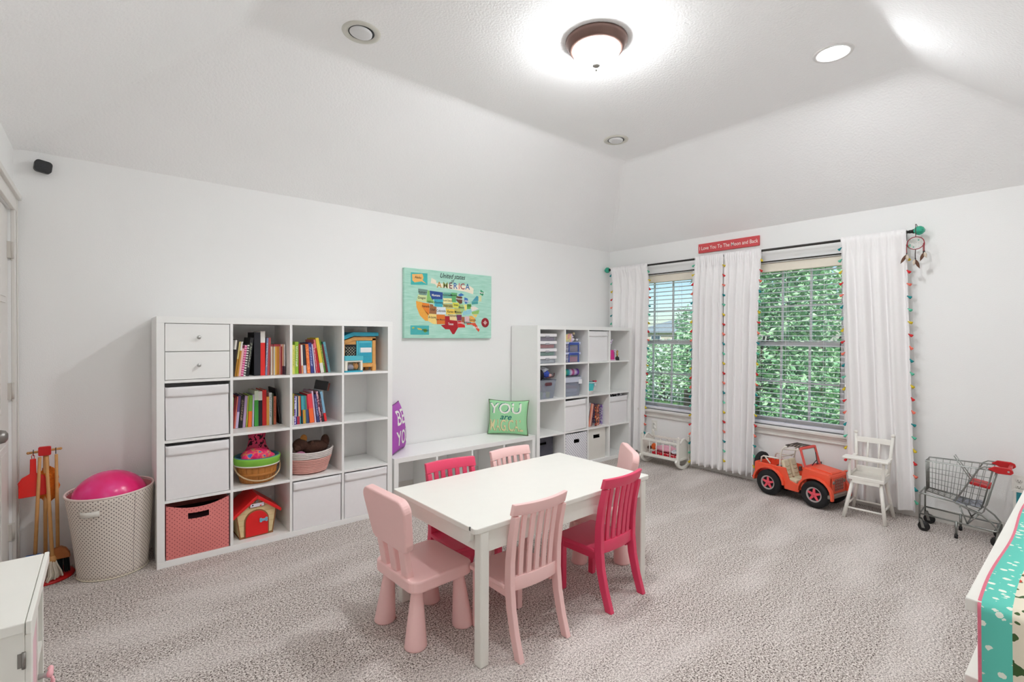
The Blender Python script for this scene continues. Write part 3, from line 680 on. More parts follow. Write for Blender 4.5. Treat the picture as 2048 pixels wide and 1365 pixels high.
cutout_bin('dotted_bin', 'white bin with grey dots and black handle hole, bottom row of right bookcase', 1, 1, 3, dots_mat('grey_dotted_canvas', (232, 231, 236), (150, 150, 164), .030, .24), DARKIN, .004, .325, .004, cx=-.002, w=.315)
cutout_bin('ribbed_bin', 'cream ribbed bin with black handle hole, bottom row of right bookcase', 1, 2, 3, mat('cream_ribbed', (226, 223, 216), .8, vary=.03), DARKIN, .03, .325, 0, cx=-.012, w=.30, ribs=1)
x, y, z = cell(1, 3, 2)
k = MB(); k.ell((x+.20, y+.10, z+.312), (.085, .08, .02), 16, 8); k.cyl((x+.20, y+.1, z+.10), (x+.20, y+.1, z+.312), .05, n=14)
kk = NT('black_white_print', .9); tag(k.build('patterned_cloth', kk.done(kk.ramp(kk.noise(kk.coord(), 60, 2), [(.45, lin((35, 32, 44))), (.55, lin((225, 222, 226)))]))), 'black and white patterned cloth peeking out of the white bin', 'cloth')

# ------------------------------------------------------------------ books
def book_mat(c1, c2, style):
    n = 'cover_%s_%d_%d_%d_%d_%d_%d' % ((style,)+tuple(c1)+tuple(c2))
    if n in MC: return MC[n]
    k = NT(n, .5); g = k.coord('Generated'); x, y, z = k.xyz(g); ob = k.coord('Object')
    if style == 'plain': f = k.math('MULTIPLY', k.noise(ob, 40), .25)
    elif style == 'title':
        nz = k.math('GREATER_THAN', k.noise(ob, 190, 1), .52); band = k.math('MULTIPLY', k.math('GREATER_THAN', z, .22), k.math('LESS_THAN', z, .86))
        mid = k.math('MULTIPLY', k.math('GREATER_THAN', x, .25), k.math('LESS_THAN', x, .75)); f = k.math('MULTIPLY', k.math('MULTIPLY', nz, band), mid)
    elif style == 'bands': f = k.math('GREATER_THAN', k.math('FRACT', k.math('MULTIPLY', z, 13.0)), .55)
    elif style == 'top': f = k.math('GREATER_THAN', z, .74)
    elif style == 'cap': f = k.math('GREATER_THAN', z, .93)
    elif style == 'bottom': f = k.math('LESS_THAN', z, .28)
    elif style == 'half': f = k.math('LESS_THAN', z, .50)
    elif style == 'print': f = k.math('GREATER_THAN', k.noise(ob, 75, 2), .5)
    MC[n] = k.done(k.mix(f, lin(c1), lin(c2))); return MC[n]
def book(name, label, group, x, y, z, w, h, d, c1, c2, style, lean):
    k = MB(); t = min(.0025, w*.2)
    k.box(0, t, 0, d, 0, h); k.box(w-t, w, 0, d, 0, h); k.box(t, w-t, 0, t, 0, h); k.box(t, w-t, t, d-.004, .003, h-.004, 1)
    o = k.build('book', [book_mat(c1, c2, style), PAGES])
    th = math.radians(lean); r = w*math.sin(th) if th > 0 else 0
    o.location = (x + r*math.tan(th), y, z + r + .0005); o.rotation_euler = (0, th, 0)
    return tag(o, label, 'book', group)
def books(u, c, r, rec, phrase, group, L, x0=.004, depth=.19):
    bx, by, bz = cell(u, c, r); x = bx+x0; prev = 0; ph = .0
    for i, (cn, c1, c2, st, w, h, lean) in enumerate(L):
        w /= 1000.0
        if i and lean < prev: x += min(h, ph)*(math.sin(math.radians(prev))-math.sin(math.radians(lean)))
        book('book', '%s book, %s from left in %s' % (cn, ORD[i], phrase), group, x, by+rec+random.uniform(-.004, .006), bz, w, h, depth, c1, c2, st, lean)
        x += w/math.cos(math.radians(lean))+.0006; prev, ph = lean, h
    return x-bx
K, Wt = (24, 22, 26), (236, 232, 226)
e1 = books(0, 1, 0, .085, 'the top cubby beside the drawers', 'books in the top cubby beside the drawers', [
    ('black white-labelled', K, Wt, 'top', 10, .235, 6), ('dark brown', (62, 48, 38), K, 'plain', 8, .24, 6), ('cream and mustard', (232, 214, 140), (196, 140, 44), 'half', 10, .225, 7), ('mustard white-topped', (198, 140, 48), Wt, 'top', 10, .225, 7),
    ('pale pink', (240, 180, 176), Wt, 'plain', 13, .18, 7), ('magenta banded', (212, 70, 132), (240, 176, 206), 'bands', 14, .20, 7), ('black and white striped', Wt, K, 'bands', 11, .21, 7), ('black title-printed', K, (190, 196, 176), 'title', 20, .25, 7),
    ('thick black', (26, 26, 34), (44, 44, 56), 'plain', 38, .285, 0), ('tall thick red', (232, 40, 34), Wt, 'top', 28, .292, 0), ('slate blue', (122, 136, 172), Wt, 'title', 11, .248, 2), ('maroon', (168, 52, 56), (232, 150, 140), 'plain', 14, .25, 2),
    ('slim cream', (216, 202, 190), (150, 70, 74), 'cap', 9, .205, 0), ('slim tan', (196, 158, 120), (176, 70, 80), 'cap', 8, .205, 0), ('slim grey', (206, 200, 192), (176, 70, 80), 'cap', 8, .205, 0), ('slim gold', (222, 178, 72), (186, 60, 70), 'cap', 9, .205, 0),
    ('slim orange', (222, 134, 52), (186, 60, 70), 'cap', 8, .205, 0), ('slim amber', (214, 150, 40), (186, 60, 70), 'cap', 9, .205, 0), ('slim rose', (214, 140, 132), (186, 60, 70), 'cap', 8, .205, 0), ('slim dark red', (166, 44, 50), (226, 190, 180), 'cap', 9, .205, 0), ('slim peach', (238, 180, 142), (90, 40, 60), 'bottom', 9, .205, 0), ('slim pale grey', (214, 206, 204), (80, 50, 66), 'bottom', 8, .205, 0)])
e2 = books(0, 2, 0, .095, 'the top cubby by the teal hutch', 'books in the top cubby left of the hutch', [
    ('light blue', (122, 172, 190), Wt, 'plain', 20, .20, 0), ('pale yellow', (224, 222, 110), (160, 170, 70), 'title', 17, .20, 0), ('lime green', (150, 190, 52), Wt, 'title', 23, .222, 0), ('dark red', (158, 44, 48), (110, 30, 34), 'plain', 13, .205, -1), ('white', (236, 224, 216), (226, 150, 110), 'bottom', 12, .20, -2),
    ('black and pale blue', (40, 44, 62), (206, 214, 232), 'bottom', 19, .20, -3), ('orange', (240, 116, 52), (250, 150, 90), 'print', 20, .205, -4), ('navy blue', (52, 60, 140), (190, 200, 236), 'title', 22, .215, -5), ('lavender', (202, 206, 226), Wt, 'plain', 8, .205, -6), ('pink-red', (222, 92, 104), Wt, 'title', 9, .21, -7),
    ('crimson', (190, 26, 42), (230, 120, 120), 'top', 12, .238, -8), ('yellow white-footed', (232, 202, 66), (226, 222, 216), 'bottom', 22, .25, -9), ('green and yellow', (86, 132, 46), (226, 206, 90), 'title', 12, .235, -9), ('dark maroon', (98, 28, 28), (150, 50, 50), 'plain', 13, .205, -10), ('teal blue', (104, 168, 184), (60, 90, 110), 'title', 17, .222, -10)])
e3 = books(0, 1, 1, .185, 'the second-row cubby by the bin', 'books in the second-row cubby by the bin', [
    ('green', (150, 186, 90), (190, 30, 36), 'bottom', 22, .205, 3), ('dark red', (140, 30, 34), K, 'plain', 10, .205, 4), ('salmon', (226, 110, 92), (240, 160, 150), 'plain', 8, .21, 5), ('purple and lilac', (112, 82, 140), (206, 190, 222), 'half', 15, .215, 5), ('black title-printed', K, (176, 150, 130), 'title', 22, .215, 4),
    ('lilac', (196, 166, 204), (170, 140, 180), 'plain', 17, .21, 4), ('yellow-green', (196, 204, 70), K, 'plain', 7, .21, 3), ('green orange-bottomed', (120, 176, 62), (244, 120, 40), 'half', 21, .212, 2), ('pale lavender', (206, 200, 226), (90, 90, 140), 'plain', 10, .215, 1), ('tall green', (66, 162, 62), (226, 236, 214), 'top', 24, .24, 0),
    ('black white-spotted', (30, 26, 40), Wt, 'top', 24, .235, 0), ('bright red', (220, 34, 34), (180, 20, 28), 'plain', 25, .242, 0), ('yellow-orange', (240, 178, 84), (200, 140, 40), 'plain', 16, .195, 0), ('white', (226, 228, 226), (110, 120, 118), 'title', 18, .22, 0), ('dark green', (60, 78, 50), K, 'plain', 8, .215, 0), ('rust brown', (204, 104, 70), (130, 44, 34), 'title', 17, .195, 0), ('tall black leaning', (26, 24, 28), (90, 88, 86), 'plain', 7, .25, -7)])
e4 = books(0, 2, 1, .09, 'the second-row cubby under the hutch-side books', 'books in the second-row cubby by the empty one', [
    ('dark brown', (84, 58, 50), (206, 170, 150), 'title', 22, .195, 0), ('olive', (166, 160, 70), Wt, 'bottom', 10, .215, 0), ('slim violet', (120, 80, 170), (220, 214, 240), 'print', 8, .195, 0), ('slim white-blue', (214, 222, 240), (60, 60, 140), 'bottom', 8, .195, 0), ('slim navy', (40, 50, 110), (200, 60, 80), 'bottom', 8, .195, -1), ('slim cream', (226, 206, 150), (190, 40, 70), 'bottom', 8, .195, -1),
    ('slim orange', (236, 104, 60), (60, 160, 170), 'bottom', 8, .195, -1), ('slim teal', (60, 160, 176), (20, 70, 80), 'half', 9, .195, -2), ('slim aqua', (90, 180, 190), (226, 150, 50), 'half', 9, .195, -2), ('slim turquoise', (50, 140, 160), (200, 180, 80), 'half', 9, .195, -2), ('slim green-gold', (90, 150, 120), (70, 90, 130), 'half', 8, .195, -3), ('slim crimson', (196, 32, 64), (60, 70, 120), 'half', 8, .195, -3),
    ('thick pink-red', (240, 70, 84), (250, 110, 50), 'half', 30, .205, -5), ('pale lilac', (226, 204, 226), (190, 160, 200), 'plain', 10, .225, -6), ('dark blue', (52, 58, 112), (170, 180, 220), 'title', 18, .20, -7), ('pink and white', (226, 180, 190), (140, 60, 90), 'print', 13, .222, -8), ('black patterned', (44, 34, 44), (196, 150, 170), 'title', 13, .20, -8), ('light blue red-bottomed', (134, 184, 214), (226, 40, 44), 'bottom', 17, .218, -9)])
x, y, z = cell(0, 2, 1)
k = MB(); k.T = tr(x+.245, y+.17, z+.248) @ rot('Z', -.35) @ rot('Y', .20); k.box(-.045, .045, -.02, .02, -.024, .040); k.T = k.T @ tr(.046, 0, 0); k.box(0, .012, -.02, .02, -.024, .030, 1)
tag(k.build('game_case', [BLACK, mat('case_brown', (120, 62, 48), .6)]), 'black case lying tilted on top of the second-row books', 'case')

# ------------------------------------------------------------------ toy hutch and little kennel
x, y, z = cell(0, 3, 0); TEAL = mat('hutch_teal', (48, 164, 190), .6, vary=.10, vscale=40); TEAL2 = mat('hutch_teal_light', (86, 190, 206), .6, vary=.08); HW = mat('hutch_wood', (226, 164, 92), .6, vary=.14, vscale=40)
t = thing('toy_hutch', 'teal and pale wood toy pet hutch with slanted roof on the top shelf', 'toy house', (x+.020, y+.10, z))
k = MB(); k.prism([(0, .045), (.262, .045), (.262, .255), (.09, .255), (0, .222)], 'y', .012, .16); k.build('body', HW, t)
k = MB()
for a, b in ((0, .022), (.236, .262)): k.box(a, b, 0, .014, .03, .246 if a else .222)
k.box(0, .262, -.002, .012, .03, .058); k.prism([(0, .200), (.09, .232), (.262, .232), (.262, .256), (.09, .256), (0, .224)], 'y', 0, .012); k.build('front_frame', HW, t)
k = MB(); k.prism([(-.02, .224), (.085, .264), (.278, .264), (.278, .292), (.078, .292), (-.02, .254)], 'y', -.018, .175); k.build('roof', TEAL, t, .002)
for a in (0, .236):
    for b in (0, .135): k = MB(); k.box(a-.002, a+.028, b-.004, b+.028, 0, .05); k.build('leg', HW, t, .002)
B('screen', mat('hutch_black', (14, 16, 22), .7), t, (.022, .112, .008, .013, .058, .20))
k = MB()
for i in range(-5, 8):
    a = .022+i*.022
    for s in (-1, 1):
        p = [(a+.16*f, .13+s*(.16*f-.08)*1.0) for f in [q/12 for q in range(13)]]
        p = [q for q in p if .024 < q[0] < .110 and .062 < q[1] < .196]
        if len(p) > 1: k.cyl((p[0][0], .006, p[0][1]), (p[-1][0], .006, p[-1][1]), .0009, n=5)
k.build('mesh_wire', mat('wire_cream', (230, 224, 196), .5), t)
B('post', TEAL2, t, (.112, .124, .002, .013, .058, .228)); 
d = B('door', TEAL2, t, (.126, .234, .002, .011, .060, .228), bev=.002)
for i, q in enumerate((.068, .105, .178)):
    B('plank', TEAL, d, (.134, .226, -.0005, .003, q, q+.034), bev=.0015)
B('label_plate', mat('hutch_label', (242, 238, 238), .6), d, (.142, .228, -.001, .003, .140, .176))
x2 = x+.0
t = thing('toy_kennel', 'small white open box with teal roof and plush kitten before the hutch', 'toy house', (x+.012, y+.012, z))
k = MB(); k.box(0, .132, 0, .07, 0, .012); k.build('base', TEAL, t, .001)
k = MB()
for bx in ((0, .016, 0, .07, .012, .085), (.114, .130, 0, .07, .012, .085), (.016, .114, 0, .07, .075, .085), (.016, .114, .06, .07, .012, .075)): k.box(*bx)
k.build('frame', mat('kennel_cream', (240, 236, 222), .6), t, .001)
B('roof', TEAL2, t, (-.004, .134, -.004, .074, .085, .118), bev=.003)
k = MB(); k.ell((.048, .032, .034), (.030, .022, .022)); k.build('plush_body', mat('plush_grey', (150, 146, 156), .95, vary=.3, vscale=80), t)
k = MB(); k.ell((.086, .028, .040), (.022, .022, .024)); k.ell((.076, .026, .062), (.006, .006, .009), 8, 6); k.ell((.098, .026, .062), (.006, .006, .009), 8, 6); k.build('plush_head', mat('plush_tabby', (178, 130, 80), .95, vary=.5, vscale=120), t)

# ------------------------------------------------------------------ bushel basket with plush
x, y, z = cell(0, 1, 2); BW = mat('basket_wood', (190, 122, 52), .6, vary=.22, vscale=24)
t = thing('bushel_basket', 'slatted wooden basket with green liner and bent handle', 'basket', (x+.165, y+.135, z))
k = MB(); k.lathe([(0, .004), (.098, .004), (.100, .008)], 28, sy=.85); k.build('base', BW, t)
ks = MB(); ks.grid(lambda a, b: ((.100+.028*b)*math.cos((a-.5)*.31), (.100+.028*b)*math.sin((a-.5)*.31), .004+.124*b), 3, 2); s0 = None
for i in range(20):
    if s0 is None: s0 = ks.build('stave', BW, t, solid=.003, weld=False); o = s0
    else:
        o = obj('stave', s0.data, t, solid=.003)
    o.rotation_euler = (0, 0, 2*PI*i/20); o.scale = (1, 1, 1)
for zz, r in ((.060, .1135), (.118, .1265)):
    k = MB(); k.lathe([(r, zz-.009), (r+.0035, zz-.009), (r+.0045, zz+.009), (r+.001, zz+.009), (r, zz-.009)], 32); k.build('hoop', BW, t)
LG = mat('liner_green', (134, 196, 70), .9, vary=.08); LB = mat('liner_blue', (84, 144, 160), .9, vary=.12)
k = MB(); k.lathe([(.1335, .120), (.136, .122), (.142, .158), (.140, .168), (.134, .166)], 36); l = k.build('liner', LG, t)
k = MB(); k.lathe([(.1335, .114), (.1375, .115), (.1385, .122), (.134, .123), (.1335, .114)], 36); k.build('liner_trim', mat('liner_white', (240, 236, 226), .9), l)
k = MB(); k.lathe([(.135, .166), (.130, .171), (.126, .152), (.120, .128)], 36); k.build('liner_inside', LB, l)
k = MB(); k.tube([(.137*math.cos(a), -.004-.150*math.sin(a)*.93, .118-.088*math.sin(a)**.8) for a in [PI*i/24 for i in range(25)]], .0045, 8); k.build('handle', mat('handle_wood', (206, 178, 140), .6, vary=.1), t)
kk = NT('tie_dye_plush', .9); cc = kk.ramp(kk.noise(kk.coord(), 26, 2), [(.40, lin((232, 30, 100))), (.52, lin((240, 70, 120))), (.58, lin((250, 150, 60))), (.66, lin((70, 120, 200)))]); TIE = kk.done(cc)
t = thing('plush_toy', 'pink tie-dye plush toy lying in the slatted wooden basket', 'plush toy', (x+.16, y+.13, z+.145))
k = MB(); k.ell((0, 0, .020), (.095, .085, .052), 22, 12); k.build('body', TIE, t)
k = MB(); k.ell((-.07, -.05, .02), (.03, .028, .024)); k.ell((.075, -.045, .018), (.028, .026, .022)); k.build('arm', TIE, t)
kk = NT('pink_black_print', .9); PB = kk.done(kk.mix(kk.math('GREATER_THAN', kk.noise(kk.coord(), 42, 1), .56), lin((226, 78, 118)), lin((60, 22, 40))))
t = thing('plush_hat', 'pink and black printed plush propped up behind the tie-dye plush', 'plush toy', (x+.185, y+.235, z+.10))
k = MB(); k.lathe([(0, 0), (.075, .01), (.085, .06), (.06, .11), (.05, .16), (.056, .19), (.045, .215), (.02, .222), (0, .222)], 18, sx=1, sy=.6); k.build('body', PB, t)
k = MB(); k.ell((-.045, 0, .212), (.014, .01, .016)); k.ell((.045, 0, .212), (.014, .01, .016)); k.build('ear', PB, t)

# ------------------------------------------------------------------ rope basket with brown plush
x, y, z = cell(0, 2, 2)
t = thing('rope_basket', 'pink coiled rope basket with whitish rim in the third row', 'basket', (x+.150, y+.125, z))
def coil(z0, z1, r0, r1, m, nm, parent):
    k = MB(); n = int((z1-z0)/.0115); pts = []
    for i in range(n*30+1):
        f = i/(n*30); a = 2*PI*i/30; r = r0+(r1-r0)*f; hh = .006*math.cos(2*a)*f*(z1/.15)
        pts.append((r*1.12*math.cos(a), r*.86*math.sin(a), z0+(z1-z0)*f+hh))
    k.tube(pts, .0068, 6); return k.build(nm, m, parent)
coil(.007, .110, .098, .130, mat('rope_pink', (226, 172, 162), .95, vary=.10, vscale=90, bump=.4, bscale=220), 'pink_coils', t)
coil(.110, .162, .130, .140, mat('rope_white', (222, 214, 210), .95, vary=.16, vscale=90, bump=.4, bscale=220), 'rim_coils', t)
k = MB(); k.lathe([(0, .008), (.1, .008)], 24, sx=1.12, sy=.86); k.build('base', mat('rope_pink', (0, 0, 0)), t)
BR = mat('plush_brown', (74, 46, 34), .98, vary=.45, vscale=70, bump=.8, bscale=160); BR2 = mat('plush_tan', (170, 112, 52), .98, vary=.3, vscale=80)
t = thing('plush_dog', 'dark brown plush animal lying in the pink rope basket', 'plush toy', (x+.150, y+.13, z+.145))
k = MB(); k.ell((.035, 0, .025), (.095, .065, .048), 18, 10); k.build('body', BR, t)
k = MB(); k.ell((-.065, -.01, .055), (.052, .048, .046), 16, 10); k.ell((-.095, -.045, .04), (.026, .028, .022)); k.build('head', BR, t)
k = MB(); k.ell((-.045, -.02, .098), (.024, .012, .030)); k.build('ear', BR2, t)
k = MB(); k.ell((.008, -.035, .048), (.018, .014, .034)); k.build('ear', BR, t)
k = MB(); k.ell((.110, .0, .060), (.030, .030, .048)); k.build('paw', BR, t)
k = MB(); k.ell((x+.07, y+.07, z+.140), (.038, .03, .026)); tag(k.build('plush_toy', mat('plush_mauve', (176, 110, 140), .95, vary=.3, vscale=60)), 'small mauve plush at the left end of the rope basket', 'plush toy')

# ------------------------------------------------------------------ toy dog house
x, y, z = cell(0, 1, 3); CREAM = mat('kennel_wall', (226, 206, 156), .6, vary=.06, vscale=30); BRN = mat('kennel_brown', (146, 98, 58), .6); RED = mat('toy_red', (226, 28, 30), .35, vary=.05)
t = thing('toy_dog_house', 'cream toy dog house with red roof and red arched door', 'toy house', (x+.148, y+.075, z), math.radians(2))
k = MB(); k.prism([(-.098, 0), (.098, 0), (.122, .165), (0, .256), (-.122, .165)], 'y', 0, .20); k.build('walls', CREAM, t, .002)
for i, (za, zb) in enumerate(((.012, .046), (.049, .083), (.086, .120), (.123, .157), (.160, .194))):
    for s in (-1, 1):
        def wx(zv): return (.098+.024*min(1, zv/.165)) if zv <= .165 else .122*(1-(zv-.165)/.091)
        k = MB(); k.prism([(s*.0, za), (s*(wx(za)-.006), za), (s*(wx(zb)-.006), zb), (s*.0, zb)], 'y', -.003, .001); k.build('plank', CREAM, t, .001)
k = MB(); k.prism([(-.101, -.001), (.101, -.001), (.101, .010), (-.101, .010)], 'y', -.006, .204); k.build('base_trim', BRN, t, .001)
for s in (-1, 1):
    k = MB(); k.prism([(s*.094, .01), (s*.100, .01), (s*.123, .163), (s*.117, .163)], 'y', -.005, .002); k.build('corner_trim', BRN, t)
    k = MB(); k.prism([(0, .250), (0, .276), (s*.148, .158), (s*.146, .138), (s*.136, .144)], 'y', -.028, .225); k.build('roof', RED, t, .004)
def arch(w, h, n=12): return [(-w, .008), (w, .008)] + [(w*math.cos(PI*i/n), h-w+w*math.sin(PI*i/n)) for i in range(n+1)]
k = MB(); k.prism(arch(.074, .176), 'y', -.008, .0); k.build('door_frame', BRN, t, .001)
k = MB(); k.prism(arch(.067, .168), 'y', -.014, -.004); d = k.build('door', RED, t, .002)
k = MB(); k.box(.022, .056, -.021, -.013, .096, .110)
for a in (.022, .056):
    for b in (.097, .109): k.cyl((a, -.021, b), (a, -.013, b), .008, n=10)
k.build('bone_handle', mat('bone_blue', (134, 198, 220), .4), d)
k = MB(); k.box(-.046, .046, -.013, -.002, .192, .222); k.build('name_plate', BRN, t, .002)
B('plate_face', mat('plate_white', (232, 228, 240), .5), t, (-.040, .042, -.0145, -.012, .196, .218))
k = MB(); k.cyl((0, -.016, .228), (0, -.003, .228), .010, n=14); k.build('badge', NICKEL, t)
k = MB(); k.ell((-.026, -.0146, .209), (.005, .001, .005), 8, 6); k.build('paw_print', BLACK, t)
k = MB(); k.ell((.022, -.0146, .201), (.006, .001, .004), 8, 6); k.build('red_mark', RED, t)

# ------------------------------------------------------------------ right bookcase contents
x, y, z = cell(1, 0, 0)
cols = ((208, 206, 204), (96, 156, 126), (208, 96, 92), (132, 104, 128)); nm = ('grey contents, lowest', 'green contents, second', 'coral contents, third', 'purple contents, topmost')
for i in range(4):
    t = thing('storage_tray', 'flat clear tray with white lid and %s of the stack' % nm[i], 'storage box', (x+.135, y+.055, z+i*.074+.0005), 0, 'stacked lidded trays')
    B('tray', CLEAR, t, (-.125, .125, 0, .26, 0, .048), bev=.006); B('contents', mat('tray_stuff_%d' % i, cols[i], .8, vary=.4, vscale=30), t, (-.112, .112, .012, .24, .004, .036))
    k = MB(); k.prism(rrect(.272, .030, .006, 3, 0, .058), 'y', -.006, .27); l = k.build('lid', mat('lid_white', (240, 238, 240), .4), t, .002)
    B('latch', mat('latch_grey', (170, 168, 176), .4), l, (-.02, .03, -.010, -.005, .036, .052), bev=.001)
x, y, z = cell(1, 1, 0); BLUE = mat('lid_blue', (62, 86, 168), .4)
for i in range(2):
    t = thing('craft_case', ('lower', 'upper')[i]+' clear craft case with blue clasp band in the right bookcase', 'storage box', (x+.140, y+.05, z+i*.106+.0005), 0, 'clear craft cases')
    B('case', CLEARF, t, (-.13, .13, 0, .27, 0, .082), bev=.005)
    B('contents', mat('craft_stuff_%d' % i, ((200, 86, 120), (128, 96, 130))[i], .8, vary=.6, vscale=60), t, (-.03, .085, .004, .24, .004, .055))
    kk = NT('bead_mix_%d' % i, .6); B('beads', kk.done(kk.ramp(kk.vor(kk.coord(), 70, 1, 'Color'), [(.2, lin((70, 60, 110))), (.45, lin((190, 150, 190))), (.7, lin((225, 222, 236)))])), t, (-.122, -.035, .004, .24, .004, .072))
    B('lid', mat('lid_pale', (206, 210, 236), .4), t, (-.132, .132, -.003, .272, .082, .104), bev=.003)
    l = B('clasp', BLUE, t, (-.045, .10, -.010, -.002, .074, .100), bev=.002); B('handle', BLUE, l, (-.05, -.042, -.009, -.001, 0, .09), (.088, .097, -.009, -.001, .0, .08))
kk = NT('picture_box_print', .5); PBX = kk.done(kk.ramp(kk.noise(kk.coord(), 16, 2), [(.35, lin((120, 160, 190))), (.48, lin((230, 214, 130))), (.56, lin((222, 150, 160))), (.68, lin((90, 120, 90)))]))
t = thing('picture_box', 'small printed picture box lying on the clear craft cases', 'box', (x+.07, y+.055, z+.2125), -.12)
B('box', PBX, t, (-.06, .06, 0, .10, 0, .085), bev=.002); B('end_panel', mat('picture_box_lilac', (212, 186, 222), .5), t, (.0602, .072, .0, .10, 0, .083))
t = thing('craft_pile', 'little heap of clear wrapped craft bits beside the picture box', 'craft bits', (x+.195, y+.09, z+.2125))
k = MB()
for i in range(14): k.ell((random.uniform(-.045, .05), random.uniform(-.04, .06), random.uniform(.012, .03)+.035*(i > 9)), (random.uniform(.012, .026), .016, random.uniform(.010, .02)), 8, 5, i % 3)
k.build('bits', [CLEARF, mat('bit_white', (226, 222, 226), .5), mat('bit_violet', (140, 110, 150), .5)], t)['kind'] = 'stuff'
k = MB(); k.ell((.01, 0, .085), .017, 10, 7); k.build('bottle_cap', mat('cap_cream', (226, 214, 180), .5), t)
# clear tub with dress-up things
x, y, z = cell(1, 0, 1)
def tub(label, x, y, z, w0, w1, h, d, m, hole):
    t = thing('clear_tub', label, 'storage tub', (x, y, z+.0005), 0, 'clear plastic tubs')
    k = MB(); A = [(-w0/2, 0), (w0/2, 0), (w0/2, d), (-w0/2, d)]; q = (w1-w0)/2; Bt = [(-w1/2, -q), (w1/2, -q), (w1/2, d+q), (-w1/2, d+q)]
    k.add([(a[0], a[1], 0) for a in A]+[(b[0], b[1], h) for b in Bt], [(0, 1, 2, 3)]+[(i, (i+1) % 4, 4+(i+1) % 4, 4+i) for i in range(4)])
    k.build('body', m, t, solid=.002, weld=False)
    k = MB(); k.tube([(b[0], b[1], h) for b in Bt], .005, 6, True); k.build('rim', CLEARF, t)
    if hole:
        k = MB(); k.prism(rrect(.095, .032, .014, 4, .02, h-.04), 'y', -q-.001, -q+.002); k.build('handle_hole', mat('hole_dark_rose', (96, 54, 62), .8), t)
    return t
t = tub('clear tub heaped with dark and blue dress-up clothes', x+.125, y+.055, z, .205, .245, .185, .22, CLEARF, True)
kc = [('cup_yellow', (216, 214, 120)), ('cup_green', (190, 204, 160)), ('stuff_rose', (196, 120, 130)), ('stuff_mauve', (120, 100, 140)), ('stuff_white', (226, 222, 222))]
for i, (n, c) in enumerate((kc[0], kc[1], kc[4], kc[2], kc[3], kc[0])):
    px = (-.075, -.03, .012, -.05, .02, .062)[i]; pz = (0, 0, 0, .075, .07, 0)[i]
    k = MB(); k.lathe([(0, .004), (.016, .004), (.022, .06), (.020, .06), (0, .058)] if i != 2 else [(0, .004), (.02, .01), (.012, .03), (.02, .045), (0, .06)], 12, (px, .035, pz)); k.build('toy_cup', mat(n, c, .5), t)
t = thing('dress_up_clothes', 'pile of black, blue and white cloth on the clear tub', 'clothes', (x+.122, y+.14, z+.185)); t.scale = (1.15, 1.15, 1.15)
def blob(nm, c, r, m, seed, amp=.25):
    rnd = random.Random(seed); ph = [rnd.uniform(0, 6) for _ in range(6)]; k = MB()
    k.ell((0, 0, 0), 1.0, 22, 14)
    k.v = [(c[0]+r[0]*p[0]*(1+amp*math.sin(5*p[1]+ph[0])*math.sin(6*p[2]+ph[1])), c[1]+r[1]*p[1]*(1+amp*math.sin(6*p[0]+ph[2])), c[2]+r[2]*p[2]*(1+amp*math.sin(7*p[0]+ph[3])*math.sin(5*p[1]+ph[4]))) for p in k.v]
    return k.build(nm, m, t)
CB = mat('cloth_blue', (60, 84, 176), .9, vary=.3, vscale=40); CK = mat('cloth_black', (38, 34, 44), .9, vary=.3, vscale=40); CWh = mat('cloth_white', (216, 222, 232), .9, vary=.1)
blob('black_cloth', (-.055, .0, .045), (.058, .08, .065), CK, 1); blob('blue_cloth', (.01, -.035, .05), (.055, .05, .032), CB, 2, .35); blob('white_cloth', (.005, -.02, .085), (.052, .05, .022), CWh, 3, .4); blob('grey_cloth', (-.01, .05, .09), (.06, .05, .045), CK, 4)
blob('green_cloth', (-.035, .0, .118), (.03, .035, .018), mat('cloth_green', (96, 130, 80), .9), 5); blob('pink_cloth', (.065, -.04, .035), (.032, .03, .016), mat('cloth_pink', (222, 176, 170), .9), 6)
k = MB(); k.tube([(0, -.088, .025), (.04, -.09, .022), (.075, -.088, .026), (.092, -.084, .038), (.098, -.08, .058)], .004, 7); k.build('hook_handle', mat('maroon_hook', (80, 30, 36), .5), t)
# clear tub with fabric roll
x, y, z = cell(1, 1, 1)
t = tub('clear tub of folded mauve cloth with white tag', x+.135, y+.05, z, .225, .258, .205, .24, CLEARF, False)
for i, c in enumerate(((150, 154, 176), (206, 206, 220), (170, 130, 160), (120, 124, 170))):
    k = MB(); k.T = tr(0, .115, .022+i*.036) @ rot('Y', .09*(i-1)); k.prism(rrect(.205, .034, .012), 'y', -.10, .10); k.build('folded_cloth', mat('folded_%d' % i, c, .9, vary=.25, vscale=30), t, .003)
B('label_band', mat('tub_band', (196, 200, 216), .5), t, (-.128, .128, -.0205, -.017, .145, .195)); B('white_tag', mat('tag_white', (236, 236, 240), .5), t, (.085, .135, -.024, -.0208, .125, .170))
kk = NT('rainbow_roll', .8); gx, gy, gz = kk.xyz(kk.coord('Generated'))
RB = kk.done(kk.ramp(gx, [(0, lin((226, 80, 50))), (.12, lin((246, 220, 130))), (.26, lin((60, 180, 150))), (.40, lin((64, 170, 196))), (.52, lin((232, 214, 240))), (.64, lin((196, 40, 140))), (.76, lin((226, 214, 240))), (.9, lin((120, 70, 180)))]))
k = MB(); k.cyl((x+.015, y+.10, z+.244), (x+.268, y+.10, z+.244), .036, n=24); k.cyl((x+.268, y+.10, z+.244), (x+.276, y+.1, z+.244), .036, .024, n=24); tag(k.build('fabric_roll', RB), 'rainbow patterned fabric roll lying on the tub of cloth', 'fabric roll')
